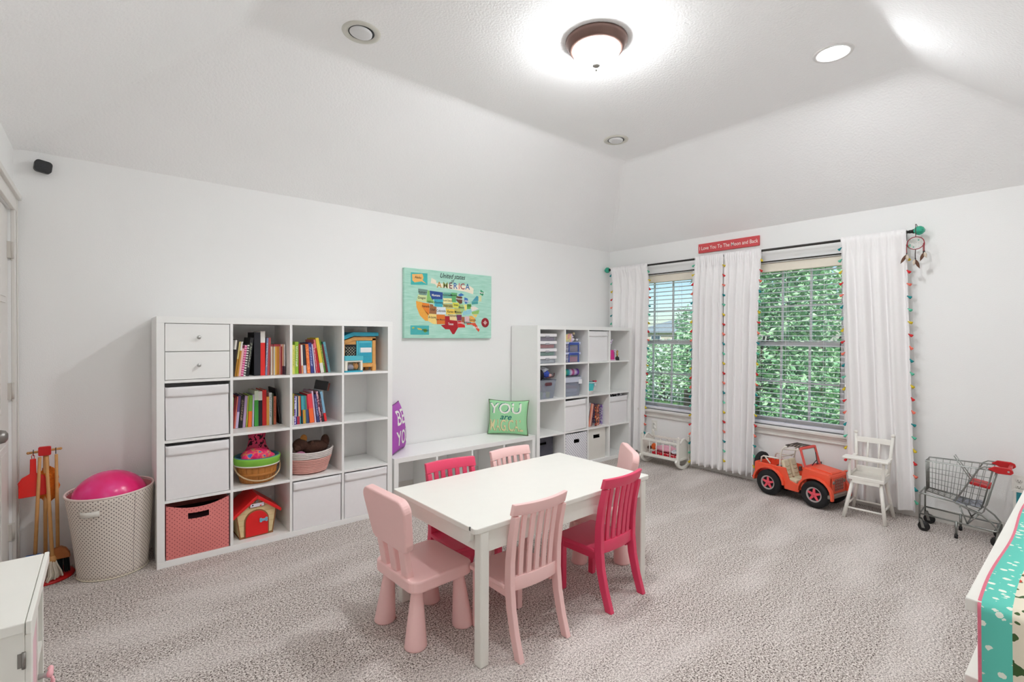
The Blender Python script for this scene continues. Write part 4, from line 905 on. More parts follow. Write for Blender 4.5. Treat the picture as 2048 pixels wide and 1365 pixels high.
# pail
x, y, z = cell(1, 2, 1)
t = thing('toy_pail', 'small turquoise toy pail with white patterned base and red handle', 'pail', (x+.075, y+.075, z))
k = MB(); k.lathe([(0, .002), (.05, .002), (.052, .04)], 24); k.build('base_band', mat('pail_white', (226, 216, 214), .5, vary=.2, vscale=60), t)
k = MB(); k.lathe([(.052, .04), (.064, .125), (.062, .125), (.05, .042)], 24); k.build('body', mat('pail_turquoise', (66, 186, 190), .45), t)
k = MB(); k.lathe([(.064, .120), (.070, .121), (.070, .131), (.062, .131)], 24); k.build('rim', mat('pail_rim', (206, 232, 236), .4), t)
k = MB(); k.tube([(.055, -.03, .132), (.085, -.035, .138), (.105, -.02, .134), (.09, .02, .132)], .008, 8); k.build('handle', mat('pail_red', (206, 44, 70), .5), t)
k = MB(); k.ell((.092, -.01, .095), (.012, .012, .018), 10, 7); k.build('charm', CWh, t)
# flower jug and trophy
x, y, z = cell(1, 3, 0)
t = thing('flower_jug', 'magenta jug holding white wire flowers', 'jug', (x+.075, y+.06, z))
k = MB(); k.lathe([(0, .012), (.044, .012), (.046, .02), (.036, .115), (.034, .118), (.032, .115), (.04, .02)], 24); k.build('body', mat('jug_magenta', (214, 38, 140), .35), t)
k = MB(); k.lathe([(0, 0), (.06, 0), (.06, .01), (.04, .013)], 24); k.build('base', mat('jug_base', (232, 206, 224), .4), t)
SIL = mat('jug_silver', (196, 196, 208), .35, .7)
k = MB(); k.tube([(.034, 0, .105), (.06, 0, .10), (.072, 0, .07), (.064, 0, .035), (.042, 0, .03)], .005, 8); k.build('handle', SIL, t)
k = MB(); k.tube([(-.03, -.01, .08), (-.055, -.02, .10), (-.06, -.025, .13)], .006, 8); k.build('spout', SIL, t)
for fx, fz, r in ((-.01, .205, .020), (.062, .112, .015), (-.04, .135, .013), (-.03, .225, .010), (.018, .228, .010)):
    k = MB(); k.tube([(0, 0, .11), (fx*.6, -.004, (fz+.11)/2), (fx, -.006, fz)], .0018, 5); fl = k.build('stem', SIL, t)
    k = MB()
    for i in range(6): a = 2*PI*i/6; k.ell((fx+r*.75*math.cos(a), -.008, fz+r*.75*math.sin(a)), (r*.5, .003, r*.5), 8, 6)
    k.build('petals', mat('petal_white', (232, 226, 240), .6), fl)
    k = MB(); k.ell((fx, -.011, fz), (r*.4, .004, r*.4), 8, 6); k.build('flower_eye', mat('petal_eye', (170, 120, 170), .6), fl)
t = thing('trophy', 'tiny gold trophy on a black base', 'trophy', (x+.185, y+.055, z))
k = MB(); k.lathe([(0, 0), (.030, 0), (.026, .038), (0, .038)], 4, smooth=False); k.build('base', BLACK, t)
k = MB(); k.lathe([(0, .038), (.010, .039), (.008, .055), (.014, .07), (.007, .082), (.010, .09), (.012, .1), (.007, .112), (0, .116)], 12); k.build('figure', mat('trophy_gold', (206, 176, 104), .25, .9), t)
# leaning magazines and comic
mag = [('grey', (120, 118, 120)), ('white', (214, 212, 214)), ('charcoal', (70, 66, 70)), ('orange-red', (222, 96, 60)), ('orange', (232, 124, 84)), ('pale pink', (236, 196, 180)), ('rust', (170, 72, 56))]
x, y, z = cell(1, 2, 2); cx = x+.008
for i, (n, c) in enumerate(mag):
    w = .012; o = book('magazine', '%s slim magazine, %s from the left in the right bookcase' % (n, ORD[i]), 'leaning magazines in the right bookcase', cx, y+.05, z, w, .265-.004*i, .2, c, Wt, 'plain', 11); o['category'] = 'magazine'; cx += w/math.cos(math.radians(11))+.0005
kk = NT('comic_print', .5); cm = kk.ramp(kk.noise(kk.coord(), 34, 3), [(.36, lin((34, 26, 30))), (.45, lin((60, 66, 44))), (.52, lin((196, 40, 44))), (.58, lin((240, 150, 40))), (.66, lin((236, 226, 214)))])
t = thing('comic_book', 'dark multicoloured comic book standing with its cover facing out', 'book', (x+.150, y+.03, z+.0005), .42)
B('cover', kk.done(cm), t, (0, .125, 0, .014, 0, .225)); B('pages', PAGES, t, (.003, .1255, .002, .012, .002, .223))
kk = NT('purple_comic', .5); gx, gy, gz = kk.xyz(kk.coord('Generated')); t = book('book', 'purple patterned book at the right end of the magazine cubby', None, x+.292, y+.075, z, .02, .215, .19, (110, 70, 160), (206, 206, 216), 'print', 0)

# ------------------------------------------------------------------ cushions on the bench
def cushion(name, label, w, h, th, m, loc, rot3, piping, texts, corner=.02):
    t = thing(name, label, 'cushion', loc); t.rotation_euler = rot3
    def sh(u, v):
        e = max(0, (1-abs(u)**2.6)*(1-abs(v)**2.6)); pin = 1-.085*(1-abs(v)**2)*abs(u)**6; pin2 = 1-.085*(1-abs(u)**2)*abs(v)**6
        return (w/2*u*pin, th/2*e**.5, h/2*v*pin2)
    k = MB(); k.grid(lambda a, b: (lambda p: (p[0], -p[1], p[2]))(sh(2*a-1, 2*b-1)), 26, 26); k.grid(lambda a, b: sh(2*a-1, 2*b-1), 26, 26); k.build('cover', m, t)
    if piping:
        P = [sh(-1+2*i/20, -1) for i in range(20)]+[sh(1, -1+2*i/20) for i in range(20)]+[sh(1-2*i/20, 1) for i in range(20)]+[sh(-1, 1-2*i/20) for i in range(20)]
        k = MB(); k.tube(P, .0035, 6, True); k.build('piping', piping, t)
    for s, cx, cz, size, sx, sy, mm, shear, off in texts:
        def place(px, pz, cx=cx, cz=cz, off=off):
            X, Z = cx+px, cz+pz; p = sh(max(-.98, min(.98, X/(w/2))), max(-.98, min(.98, Z/(h/2)))); return (X, -p[1]-off, Z)
        k = MB(); text_into(k, s, size, place, sx=sx, sy=sy, shear=shear, bold=.01); k.build('lettering', mm, t)
    return t
PG = mat('cushion_green', (160, 218, 166), .9, vary=.05, vscale=12, bump=.15, bscale=14)
tw, tt, tb, tk = mat('print_white', (236, 238, 228), .9), mat('print_teal', (34, 120, 112), .9), mat('print_cream', (226, 214, 166), .9), mat('print_brown', (120, 96, 70), .9)
cushion('cushion', 'mint green cushion printed YOU are MAGICAL on the right end of the bench', .40, .335, .13, PG, (-1.765, -.212, .410+.167), (math.radians(-8), 0, math.radians(-52)), mat('piping_brown', (92, 88, 62), .9),
        [('YOU', -.022, .082, .165, .90, .84, tt, 0, .0012), ('YOU', -.015, .078, .165, .90, .84, tw, 0, .0022), ('are', -.012, .002, .085, 1.0, .9, tt, .3, .002),
         ('MAGICAL', -.010, -.083, .082, .93, 1.85, tk, 0, .0012), ('MAGICAL', -.007, -.082, .082, .93, 1.85, tb, 0, .0022)])
PP = mat('cushion_purple', (172, 84, 178), .9, vary=.07, vscale=14, bump=.15, bscale=14)
cushion('cushion', 'purple cushion printed BE YOU leaning against the left bookcase', .36, .40, .13, PP, (-2.930, -.165, .410+.192), (math.radians(-8), 0, math.radians(45)), mat('piping_plum', (110, 50, 110), .9),
        [('BE', .0, .075, .20, .9, .85, tw, .1, .002), ('YOU', .01, -.085, .15, .85, 1.05, tw, .1, .002)])

# ------------------------------------------------------------------ play table
t = thing('play_table', 'low white rectangular play table in the middle of the room', 'table', (-3.014, -1.910, 0), math.radians(1.3))
k = MB(); k.prism(rrect(1.22, .70, .014, 4), 'z', .557, .580); k.build('top', WPAINT, t, .003)
for sx in (-1, 1):
    for sy in (-1, 1):
        a, b = sorted((sx*.580, sx*.534)); c, d = sorted((sy*.348, sy*.303)); k = MB(); k.box(a, b, c, d, 0, .557); k.build('leg', WPAINT, t, .006)
for sy in (-1, 1): c, d = sorted((sy*.338, sy*.318)); B('apron', WPAINT, t, (-.534, .534, c, d, .468, .557))
for sx in (-1, 1): a, b = sorted((sx*.568, sx*.548)); B('apron', WPAINT, t, (a, b, -.303, .303, .468, .557))
k = MB(); k.prism([(-.03, 0), (.03, 0)]+[(.03*math.cos(a), -.028-.024*math.sin(a)) for a in [PI*i/12 for i in range(13)]], 'x', -.022, .0); o = k.build('paper_roll_bracket', WPAINT, t, .003); o.location = (-.580, -.275, .557)
k = MB(); k.box(-.6105, -.606, -.318, -.308, .566, .5805); k.build('chipped_corner', mat('chip_grey', (96, 98, 92), .8), t)

# ------------------------------------------------------------------ slat-back chairs
PALE = mat('pale_pink_paint', (242, 200, 197), .42, vary=.02); HOT = mat('hot_pink_paint', (226, 66, 104), .38, vary=.03)
def slat_chair(label, m, loc, rz):
    t = thing('slat_back_chair', label, 'chair', loc, rz, 'slat-back chairs around the play table')
    prof = [(-.215, 0), (-.182, .10), (-.158, .20), (-.148, .30), (-.150, .40), (-.163, .50), (-.186, .60)]
    for s in (-1, 1):
        k = MB(); th = [.019, .020, .021, .021, .020, .018, .016]; a, b = sorted((s*.126, s*.152))
        P = [(y+h, z) for (y, z), h in zip(prof, th)] + [(y-h, z) for (y, z), h in reversed(list(zip(prof, th)))]
        k.prism(P, 'x', a, b); k.build('leg', m, t, .003)
        a, b = sorted((s*.112, s*.142)); k = MB(); k.box(a, b, .088, .120, 0, .272); k.build('leg', m, t, .003)
        a, b = sorted((s*.119, s*.137)); B('seat_rail', m, t, (a, b, -.13, .088, .232, .272))
    B('seat_rail', m, t, (-.112, .112, .096, .116, .232, .272))
    k = MB(); k.prism([(-.126, -.15), (.126, -.15), (.126, -.128), (.156, -.128), (.160, .118), (.150, .136), (-.150, .136), (-.160, .118), (-.156, -.128), (-.126, -.128)], 'z', .272, .292); k.build('seat', m, t, .006, 3)
    def arc(xx, y0, sag): return y0 - sag*(1-(xx/.158)**2)
    k = MB(); n = 14; xs = [-.158+.316*i/n for i in range(n+1)]
    for (za, ya), (zb, yb) in (((.603, -.177), (.655, -.192)),):
        F = lambda xx, q, z: (xx, arc(xx, (ya if z == za else yb)+q, .026), z)
        R = [[F(xx, q, z) for xx in xs] for q, z in ((.011, za), (.011, zb), (-.011, zb), (-.011, za))]
        for i in range(4): k.strip(R[i], R[(i+1) % 4])
        for e in (0, -1): k.add([r[e] for r in R], [(0, 1, 2, 3)])
    k.build('top_rail', m, t, .003)
    k = MB(); xs = [-.126+.252*i/n for i in range(n+1)]
    R = [[(xx, arc(xx, -.140+q, .022), z) for xx in xs] for q, z in ((.010, .268), (.010, .328), (-.010, .328), (-.010, .268))]
    for i in range(4): k.strip(R[i], R[(i+1) % 4])
    k.build('lower_rail', m, t, .002)
    for i in range(5):
        xx = (i-2)*.0435; k = MB(); L = []
        for j in range(7):
            f = j/6; z = .322+.286*f; y = (arc(xx, -.140, .022))*(1-f)+arc(xx*1.05, -.173, .026)*f + .006*math.sin(PI*f); L.append((xx*(1+.06*f), y, z))
        R = [[(p[0]+a, p[1]+b, p[2]) for p in L] for a, b in ((-.0122, .005), (.0122, .005), (.0122, -.005), (-.0122, -.005))]
        for q in range(4): k.strip(R[q], R[(q+1) % 4], smooth=False)
        k.build('slat', m, t)
    return t
slat_chair('pale pink slat-back chair on the near side of the table, by its front leg', PALE, (-3.292, -2.118, 0), math.radians(0.5))
slat_chair('hot pink slat-back chair on the near side of the table', HOT, (-2.722, -2.115, 0), math.radians(3))
slat_chair('hot pink slat-back chair on the far side, facing the bench', HOT, (-3.260, -1.705, 0), math.radians(177))
slat_chair('pale pink slat-back chair on the far side, near the green cushion', PALE, (-2.795, -1.690, 0), math.radians(182))

# ------------------------------------------------------------------ chunky plastic chairs
PLAS = mat('pale_pink_plastic', (243, 199, 196), .38, vary=.015)
def chunky_chair(label, loc, rz):
    t = thing('plastic_chair', label, 'chair', loc, rz, 'chunky plastic chairs at the table ends')
    k = MB(); k.prism(rrect(.36, .335, .05, 6), 'z', .245, .300); k.build('seat', PLAS, t, .010, 3)
    for sx in (-1, 1):
        for sy in (-1, 1):
            k = MB(); k.T = tr(sx*.122, sy*.112, 0); s = .016
            n = 24; pr = [(0, 0), (.047, 0), (.050, .005), (.049, .012), (.024, .250)]; vs = []
            for r, z in pr: vs += [(r*math.cos(2*PI*i/n)+sx*s*(1-z/.25), r*math.sin(2*PI*i/n)+sy*s*(1-z/.25), z) for i in range(n)]
            k.add(vs, [(q*n+i, q*n+(i+1) % n, (q+1)*n+(i+1) % n, (q+1)*n+i) for q in range(len(pr)-1) for i in range(n)], 0, True); k.build('leg', PLAS, t)
            k = MB(); k.lathe([(0, -.0), (.044, .0), (.046, .002), (0, .002)], 20, (sx*(.122+s), sy*(.112+s), 0)); k.build('foot_pad', mat('pad_dark', (120, 76, 76), .7), t)
    Tb = tr(0, -.142, .300) @ rot('X', math.radians(10))
    for i in (-1, 0, 1):
        k = MB(); k.T = Tb; k.prism([(i*.092-.029, -.03), (i*.092+.029, -.03), (i*.098+.027, .165), (i*.098-.027, .165)], 'y', -.016, .016); k.build('back_slat', PLAS, t, .006)
    k = MB(); k.T = Tb
    P = [(-.150, .135), (-.128, .120), (.128, .120), (.150, .135), (.158, .16)] + [(.135+.052*math.cos(a), .315+.052*math.sin(a)) for a in [PI/2*i/7 for i in range(8)]] + [(-.135+.052*math.cos(a), .315+.052*math.sin(a)) for a in [PI/2+PI/2*i/7 for i in range(8)]] + [(-.158, .16)]
    k.prism(P, 'y', -.021, .021); k.build('backrest', PLAS, t, .009, 3)
    return t
chunky_chair('chunky pale pink plastic chair at the left end of the table', (-3.595, -1.825, 0), math.radians(-87))
chunky_chair('chunky pale pink plastic chair at the right end of the table', (-2.372, -1.845, 0), math.radians(50))

# ------------------------------------------------------------------ hamper with ball
HD = dots_mat('hamper_dotted_canvas', (222, 212, 202), (92, 80, 80), .0215, .20)
t = thing('laundry_hamper', 'tall round cream hamper with grey dots beside the left bookcase', 'hamper', (-4.722, -.232, 0))
def hr(v): return .158+.040*v
def hp(a, v, dr=0.0):
    r = hr(v)+dr + .004*math.sin(3*a+1)*math.sin(PI*v); z = .475*v*(1+.0*math.cos(a)); tl = .03*v*math.sin(a+.5)*0
    return (r*math.cos(a)-.012*v, r*.93*math.sin(a)-.005*v, z+.012*v*math.cos(a-.9))
n = 48; k = MB(); m2 = 16
vs = [hp(2*PI*i/n, j/m2) for j in range(m2+1) for i in range(n)]
k.add(vs, [(j*n+i, j*n+(i+1) % n, (j+1)*n+(i+1) % n, (j+1)*n+i) for j in range(m2) for i in range(n)], 0, True)
o = k.build('body', HD, t, solid=.004)
ul = o.data.uv_layers.new(name='UVMap')
for p in o.data.polygons:
    an = [math.atan2(o.data.vertices[o.data.loops[l].vertex_index].co.y, o.data.vertices[o.data.loops[l].vertex_index].co.x) for l in p.loop_indices]
    wrap = max(an)-min(an) > PI
    for l, a in zip(p.loop_indices, an):
        if wrap and a < 0: a += 2*PI
        ul.data[l].uv = (a*48*.0215/(2*PI)*1.0 if False else a/(2*PI)*.0215*54, o.data.vertices[o.data.loops[l].vertex_index].co.z)
k = MB(); vs = [hp(2*PI*i/n, j/4*.98, -.006) for j in range(5) for i in range(n)]
k.add(vs, [(j*n+i, j*n+(i+1) % n, (j+1)*n+(i+1) % n, (j+1)*n+i) for j in range(4) for i in range(n)], 0, True); k.build('lining', mat('hamper_lining', (226, 160, 160), .9), t)
k = MB(); k.tube([hp(2*PI*i/n, 1.0) for i in range(n)], .0055, 7, True); k.build('rim_piping', dots_mat('rim_dots', (232, 214, 208), (170, 110, 112), .012, .25), t)
k = MB(); k.tube([hp(2*PI*i/n, .012, .002) for i in range(n)], .004, 6, True); k.add([(hp(2*PI*i/n, 0)[0], hp(2*PI*i/n, 0)[1], .002) for i in range(n)], [tuple(range(n))]); k.build('base_welt', mat('hamper_welt', (224, 214, 196), .9), t)
k = MB(); k.tube([hp(5.28, v, .001) for v in [i/12 for i in range(13)]], .0016, 5); k.build('seam', mat('hamper_seam', (120, 108, 104), .9), t)
k = MB(); A = [hp(3.95+.5*i/6, .865, .003+.014*math.sin(PI*i/6)) for i in range(7)]; Bq = [hp(3.95+.5*i/6, .80, .003+.014*math.sin(PI*i/6)) for i in range(7)]; k.strip(A, Bq); k.build('handle_strap', mat('strap_white', (226, 222, 214), .8), t, solid=.004, weld=False)
kk = NT('swirl_pink_ball', .22); PBALL = kk.done(kk.ramp(kk.noise(kk.coord(), 5, 3), [(.40, lin((236, 34, 116))), (.55, lin((240, 60, 140))), (.68, lin((250, 120, 180)))]))
k = MB(); k.ell((-4.737, -.238, .415), (.176, .166, .160), 40, 24); tag(k.build('play_ball', PBALL), 'shiny hot pink play ball resting in the dotted hamper', 'ball')

# ------------------------------------------------------------------ toy cleaning set on its stand
BX, BY = -5.015, -.128; RST = mat('stand_red', (200, 24, 26), .4)
t = thing('broom_stand', 'wooden peg stand with red base holding the toy cleaning tools', 'stand', (BX, BY, 0))
k = MB(); k.lathe([(0, 0), (.122, 0), (.124, .006), (.118, .016), (.06, .022), (0, .022)], 36); k.build('base', RST, t)
k = MB(); k.cyl((0, .0, .02), (0, .0, .70), .0085, n=12); k.build('pole', WOOD, t)
k = MB(); k.cyl((-.064, -.012, .708), (.062, -.012, .716), .0065, n=12); k.ell((-.066, -.012, .708), .0075, 10, 7); k.ell((.064, -.012, .716), .0075, 10, 7); k.build('crossbar', WOOD, t)
k = MB(); k.T = tr(0, -.016, .712); k.prism(rrect(.052, .050, .007, 3), 'y', -.010, .010); k.build('clip', RST, t, .002)
for x in (-.045, -.018, .012, .045):
    k = MB(); k.tube([(x, -.004, .722), (x, -.020, .724), (x, -.024, .712), (x, -.022, .697), (x, -.018, .690)], .0018, 6); k.build('hook', BLACK, t)
def tool(name, label, cat, top, bot, r=.0085):
    t = thing(name, label, cat, (0, 0, 0)); k = MB(); k.tube([top, tuple((a+b)/2 for a, b in zip(top, bot)), bot], r, 10, rr=[r*.85, r, r]); k.build('handle', WOOD, t); return t
t = tool('toy_broom', 'toy broom with wooden head and dark bristles', 'broom', (BX+.047, BY-.022, .688), (BX+.052, BY-.03, .165))
k = MB(); k.T = tr(BX+.058, BY-.032, .0); k.prism([(-.046, .105), (.046, .105), (.044, .130), (.028, .158), (.010, .170), (-.010, .170), (-.028, .158), (-.044, .130)], 'y', -.017, .017); k.build('head', mat('broom_head_wood', (178, 104, 48), .5, vary=.15, vscale=30), t, .004)
k = MB(); rnd = random.Random(4)
for i in range(70):
    a, b = rnd.uniform(-.04, .04), rnd.uniform(-.012, .012); k.cyl((BX+.058+a, BY-.032+b, .108), (BX+.058+a*1.1, BY-.032+b*1.3, .026), .0022, n=4, caps=False)
k.build('bristles', mat('bristle_dark', (30, 40, 40), .8), t)['kind'] = 'stuff'
MX = BX+.034; t = tool('toy_mop', 'toy string mop with white cotton strands', 'mop', (BX+.008, BY-.045, .685), (MX, BY-.095, .130))
k = MB(); k.lathe([(0, .112), (.014, .114), (.018, .130), (.010, .146), (0, .147)], 14, (MX, BY-.095, 0)); k.build('collar', WOOD, t)
k = MB(); rnd = random.Random(9)
for i in range(46):
    a = rnd.uniform(0, 2*PI); q = rnd.uniform(.02, .062); c = (MX, BY-.095)
    k.tube([(c[0]+.01*math.cos(a), c[1]+.01*math.sin(a), .128), (c[0]+q*.45*math.cos(a), c[1]+q*.45*math.sin(a), .095), (c[0]+q*.85*math.cos(a+.2), c[1]+q*.85*math.sin(a+.2), .055), (c[0]+q*math.cos(a), c[1]+q*math.sin(a), .026)], .0042, 5)
k.build('strands', mat('mop_cotton', (214, 204, 188), .95, vary=.15, vscale=90), t)['kind'] = 'stuff'
t = tool('toy_brush', 'toy floor brush with a blue head standing behind the white cabinet', 'brush', (BX-.018, BY-.045, .685), (BX-.038, BY-.045, .16))
k = MB(); k.T = tr(BX-.045, BY-.05, 0); k.prism([(-.042, .115), (.042, .115), (.042, .135), (.030, .158), (-.03, .158), (-.042, .135)], 'y', -.015, .015); k.build('head', mat('brush_blue', (36, 100, 176), .5), t, .004)
k = MB(); k.box(BX-.085, BX-.005, BY-.064, BY-.036, .03, .116); k.build('bristles', mat('bristle_grey', (190, 190, 190), .9), t)
t = thing('toy_duster', 'fluffy orange toy duster hanging behind the wooden handles', 'duster', (BX+.010, BY-.006, 0))
k = MB(); k.tube([(0, .0, .688), (.002, .006, .60)], .006, 8); k.build('handle', WOOD, t)
k = MB(); k.ell((0, .02, .52), 1.0, 30, 20)
k.v = [((p[0])*(.046+.006*math.sin(31*p[2]+9*p[0])), .02+(p[1]-.02)*(.034+.005*math.sin(27*p[0]+p[2]*13)), .520+(p[2]-.52)*(.098+.006*math.sin(23*p[1]+17*p[0]))) for p in k.v]; k.build('fluff', mat('duster_orange', (240, 122, 28), .98, vary=.3, vscale=110, bump=1.0, bscale=160), t)
t = thing('toy_dustpan', 'red toy dustpan hanging by its handle on the peg stand', 'dustpan', (BX-.045, BY-.040, .68))
k = MB(); k.T = rot('Z', .15); k.prism([(-.012, 0), (.012, 0), (.013, -.080), (.044, -.098), (.060, -.125), (.052, -.205), (-.052, -.205), (-.060, -.125), (-.044, -.098), (-.013, -.080)], 'y', -.005, .005); k.build('pan', mat('dustpan_red', (224, 30, 22), .35), t, .003)
k = MB(); k.T = rot('Z', .15); k.box(-.058, -.052, -.024, .0, -.200, -.125); k.box(.052, .058, -.024, 0, -.200, -.125); k.build('side_wall', mat('dustpan_red', (0, 0, 0)), t, .002)
k = MB(); k.tube([(-.004, 0, -.002), (-.006, 0, .016), (0, 0, .026), (.006, 0, .016), (.004, 0, -.002)], .0016, 5); k.build('string', RST, t)

# ------------------------------------------------------------------ white doll cabinet at lower left
t = thing('doll_cabinet', 'white doll cabinet with pink-panelled door in the lower left corner', 'cabinet', (-4.877, -2.355, 0))
# local: front at x=0 facing +x, back at x=-.272, near side y=-.191
B('top', WPAINT, t, (-.262, -.001, -.196, .196, .780, .800), bev=.002); B('top_trim', WPAINT, t, (0, .009, -.197, .197, .776, .802), bev=.002)
for s in (-1, 1): a, b = sorted((s*.190, s*.176)); B('side_panel', WPAINT, t, (-.258, -.002, a, b, 0, .780), bev=.001)
B('back_panel', WPAINT, t, (-.260, -.252, -.176, .176, .02, .78)); B('centre_panel', WPAINT, t, (-.252, -.004, -.008, .004, .03, .78))
for z in (.02, .30, .575): B('shelf', WPAINT, t, (-.252, -.004, -.176, .176, z, z+.012))
def cab_door(y0, y1, hinge_y, ang):
    d = bpy.data.objects.new('door', None); COL.objects.link(d); d.parent = t; d.location = (-.001, hinge_y, 0); d.rotation_euler = (0, 0, ang)
    a, b = y0-hinge_y, y1-hinge_y; lo, hi = min(a, b), max(a, b)
    B('stile', WPAINT, d, (-.001, .009, lo, lo+.030, .02, .772), (-.001, .009, hi-.030, hi, .02, .772), (-.001, .009, lo+.030, hi-.030, .02, .050), (-.001, .009, lo+.030, hi-.030, .742, .772), bev=.0015)
    B('door_panel', mat('cabinet_pink', (226, 186, 194), .5), d, (.0, .0075, lo+.030, hi-.030, .050, .742)); return d
d = cab_door(-.188, -.010, -.188, math.radians(1.5))
k = MB(); k.T = tr(.009, .160, .60) @ rot('Y', PI/2); k.lathe([(0, 0), (.006, 0), (.005, .010), (.010, .015), (.009, .022), (0, .024)], 14); k.build('knob', CHROME, d)
k = MB(); RIB = [(.027, .160, .600), (.033, .168, .585), (.029, .172, .56), (.031, .166, .53)]
k.tube(RIB, .003, 5); k.tube([(.027, .160, .60), (.035, .150, .588), (.031, .146, .56), (.029, .150, .54)], .003, 5); k.ell((.029, .168, .605), (.006, .012, .008)); k.ell((.029, .152, .605), (.006, .012, .008)); k.build('ribbon', mat('ribbon_pink', (236, 176, 182), .7), d)
for z in (.725, .12): k = MB(); k.cyl((-.003, -.1925, z-.016), (-.003, -.1925, z+.016), .0032, n=8); k.box(-.012, -.005, -.1915, -.190, z-.014, z+.014); k.build('hinge', NICKEL, t)

# ------------------------------------------------------------------ dresser with runner at lower right
t = thing('dresser', 'white dresser with pulled-out drawers at the right edge', 'dresser', (-3.330, -3.690, 0))
B('top', WPAINT, t, (0, 1.32, -.365, 0, .772, .800), bev=.003)
B('carcass', WPAINT, t, (.030, 1.29, -.355, -.050, .03, .772), bev=.001)
for z0, z1, pull in ((.640, .762, .014), (.36, .615, .036), (.05, .35, .034)):
    d = B('drawer', WPAINT, t, (.036, 1.284, -.050+pull-.02, -.032+pull, z0, z1), bev=.002)
    k = MB(); k.box(.045, .06, -.30, -.06+pull, z0+.02, z1-.03); k.box(1.26, 1.275, -.30, -.06+pull, z0+.02, z1-.03); k.build('drawer_side', WPAINT, d)
    for xx in (.35, .97): k = MB(); k.T = tr(xx, -.032+pull, (z0+z1)/2) @ rot('X', -PI/2); k.lathe([(0, 0), (.008, 0), (.006, .012), (.014, .018), (.013, .026), (0, .029)], 14); k.build('knob', CHROME, d)
t = thing('table_runner', 'teal floral runner with pink edge draped over the dresser', 'table runner', (-3.330, -3.690, 0))
kk = NT('runner_teal', .9); uv = kk.coord('UV'); n1 = kk.vor(uv, 46, .85); blo = kk.math('LESS_THAN', kk.math('ADD', n1, kk.math('MULTIPLY', kk.noise(uv, 210, 1), .22)), .41); n2 = kk.math('GREATER_THAN', kk.noise(uv, 12, 2), .37)
RT = kk.done(kk.mix(kk.math('MULTIPLY', blo, n2), lin((98, 202, 184)), lin((236, 242, 228))))
kk = NT('runner_floral', .9); uv = kk.coord('UV'); vv = kk.vor(uv, 17, 1); vc = kk.vor(uv, 17, 1, 'Color'); hx, hy, hz = kk.xyz(vc)
flow = kk.ramp(hx, [(0, lin((206, 70, 52))), (.3, lin((222, 112, 66))), (.5, lin((150, 160, 166))), (.68, lin((222, 186, 70))), (.85, lin((60, 92, 48)))], 'CONSTANT')
fm = kk.math('LESS_THAN', kk.math('ADD', vv, kk.math('MULTIPLY', kk.noise(uv, 60, 2), .5)), .55)
lf = kk.math('GREATER_THAN', kk.noise(uv, 42, 1), .60)
RF = kk.done(kk.mix(fm, kk.mix(lf, lin((240, 230, 208)), lin((70, 98, 52))), flow))
RE = mat('runner_pink_edge', (226, 120, 140), .9, vary=.15, vscale=120)
ZT, XO = .8012, -.002
def runner(y0, y1, m, nm, lift=0.0):
    k = MB(); path = []; L = 0
    for i in range(13): path.append((1.24-1.22*i/12, ZT+lift))
    path += [(.006, ZT-.0002+lift), (-.006-lift, ZT-.008), (-.008-lift, ZT-.035)]
    for i in range(1, 11): path.append((-.008-lift-.006*math.sin(i*.7), ZT-.035-.55*i/10))
    def P(a, b):
        f = a*(len(path)-1); i = min(int(f), len(path)-2); g = f-i; x = path[i][0]*(1-g)+path[i+1][0]*g; z = path[i][1]*(1-g)+path[i+1][1]*g
        drift = -.014*max(0, (.8-z))*1.6 + .004*math.sin(x*9)
        return (x, y0+(y1-y0)*b+drift, z)
    k.grid(P, 75, 3); o = k.build(nm, m, t, solid=.0012, weld=False)
    ul = o.data.uv_layers.new(name='UVMap')
    for l in o.data.loops:
        c = o.data.vertices[l.vertex_index].co; ul.data[l.index].uv = (c.x+(c.z-.8), c.y)
runner(-.343, -.020, RE, 'pink_edge'); runner(-.338, -.0260, RT, 'teal_border', .0016); runner(-.288, -.072, RF, 'floral_panel', .0032)

# ------------------------------------------------------------------ toy jeep
JO = mat('jeep_orange', (240, 92, 62), .35, vary=.03); TY = mat('tyre_black', (22, 22, 24), .75); CRM = mat('jeep_cream', (226, 220, 190), .5, vary=.12, vscale=50); JW = mat('jeep_bar_white', (226, 220, 210), .4)
JP = mat('jeep_pink', (240, 88, 104), .4); GM = mat('jeep_grey', (130, 120, 112), .5); JR = mat('jeep_coral_frame', (226, 92, 84), .4)
t = thing('toy_jeep', 'orange toy jeep with black wheels parked under the right window', 'toy car', (-.240, -2.246, 0), math.radians(-99))
# local: +X forward, y half width .135
def arcp(cx, cz, r, a0, a1, n=8): return [(cx+r*math.cos(a0+(a1-a0)*i/n), cz+r*math.sin(a0+(a1-a0)*i/n)) for i in range(n+1)]
RWx, FWx, WR = -.195, .188, .107
side = [(-.330, .115), (-.330, .255), (-.320, .262), (-.055, .262), (-.022, .165), (.035, .150), (.075, .170), (.085, .290), (.10, .300), (.282, .280), (.296, .267), (.296, .125)] + arcp(FWx, .108, .125, .15, PI-.1) + [(.055, .085), (-.06, .085)] + arcp(RWx, .108, .125, .1, PI-.25)
for s in (-1, 1):
    k = MB(); a, b = sorted((s*.128, s*.112)); k.prism(side, 'y', a, b); k.build('body_side', JO, t, .004)
    for cx in (RWx, FWx):
        k = MB(); A = arcp(cx, .108, .140, -.15 if cx > 0 else .05, PI+.0, 12); I = arcp(cx, .108, .124, -.15 if cx > 0 else .05, PI+.0, 12); a, b = sorted((s*.118, s*.152)); k.prism(A+I[::-1], 'y', a, b); k.build('fender', JO, t, .004)
k = MB(); k.prism([(.085, .290), (.10, .302), (.282, .282), (.296, .268), (.296, .250), (.085, .27)], 'y', -.122, .122); k.build('hood', JO, t, .006)
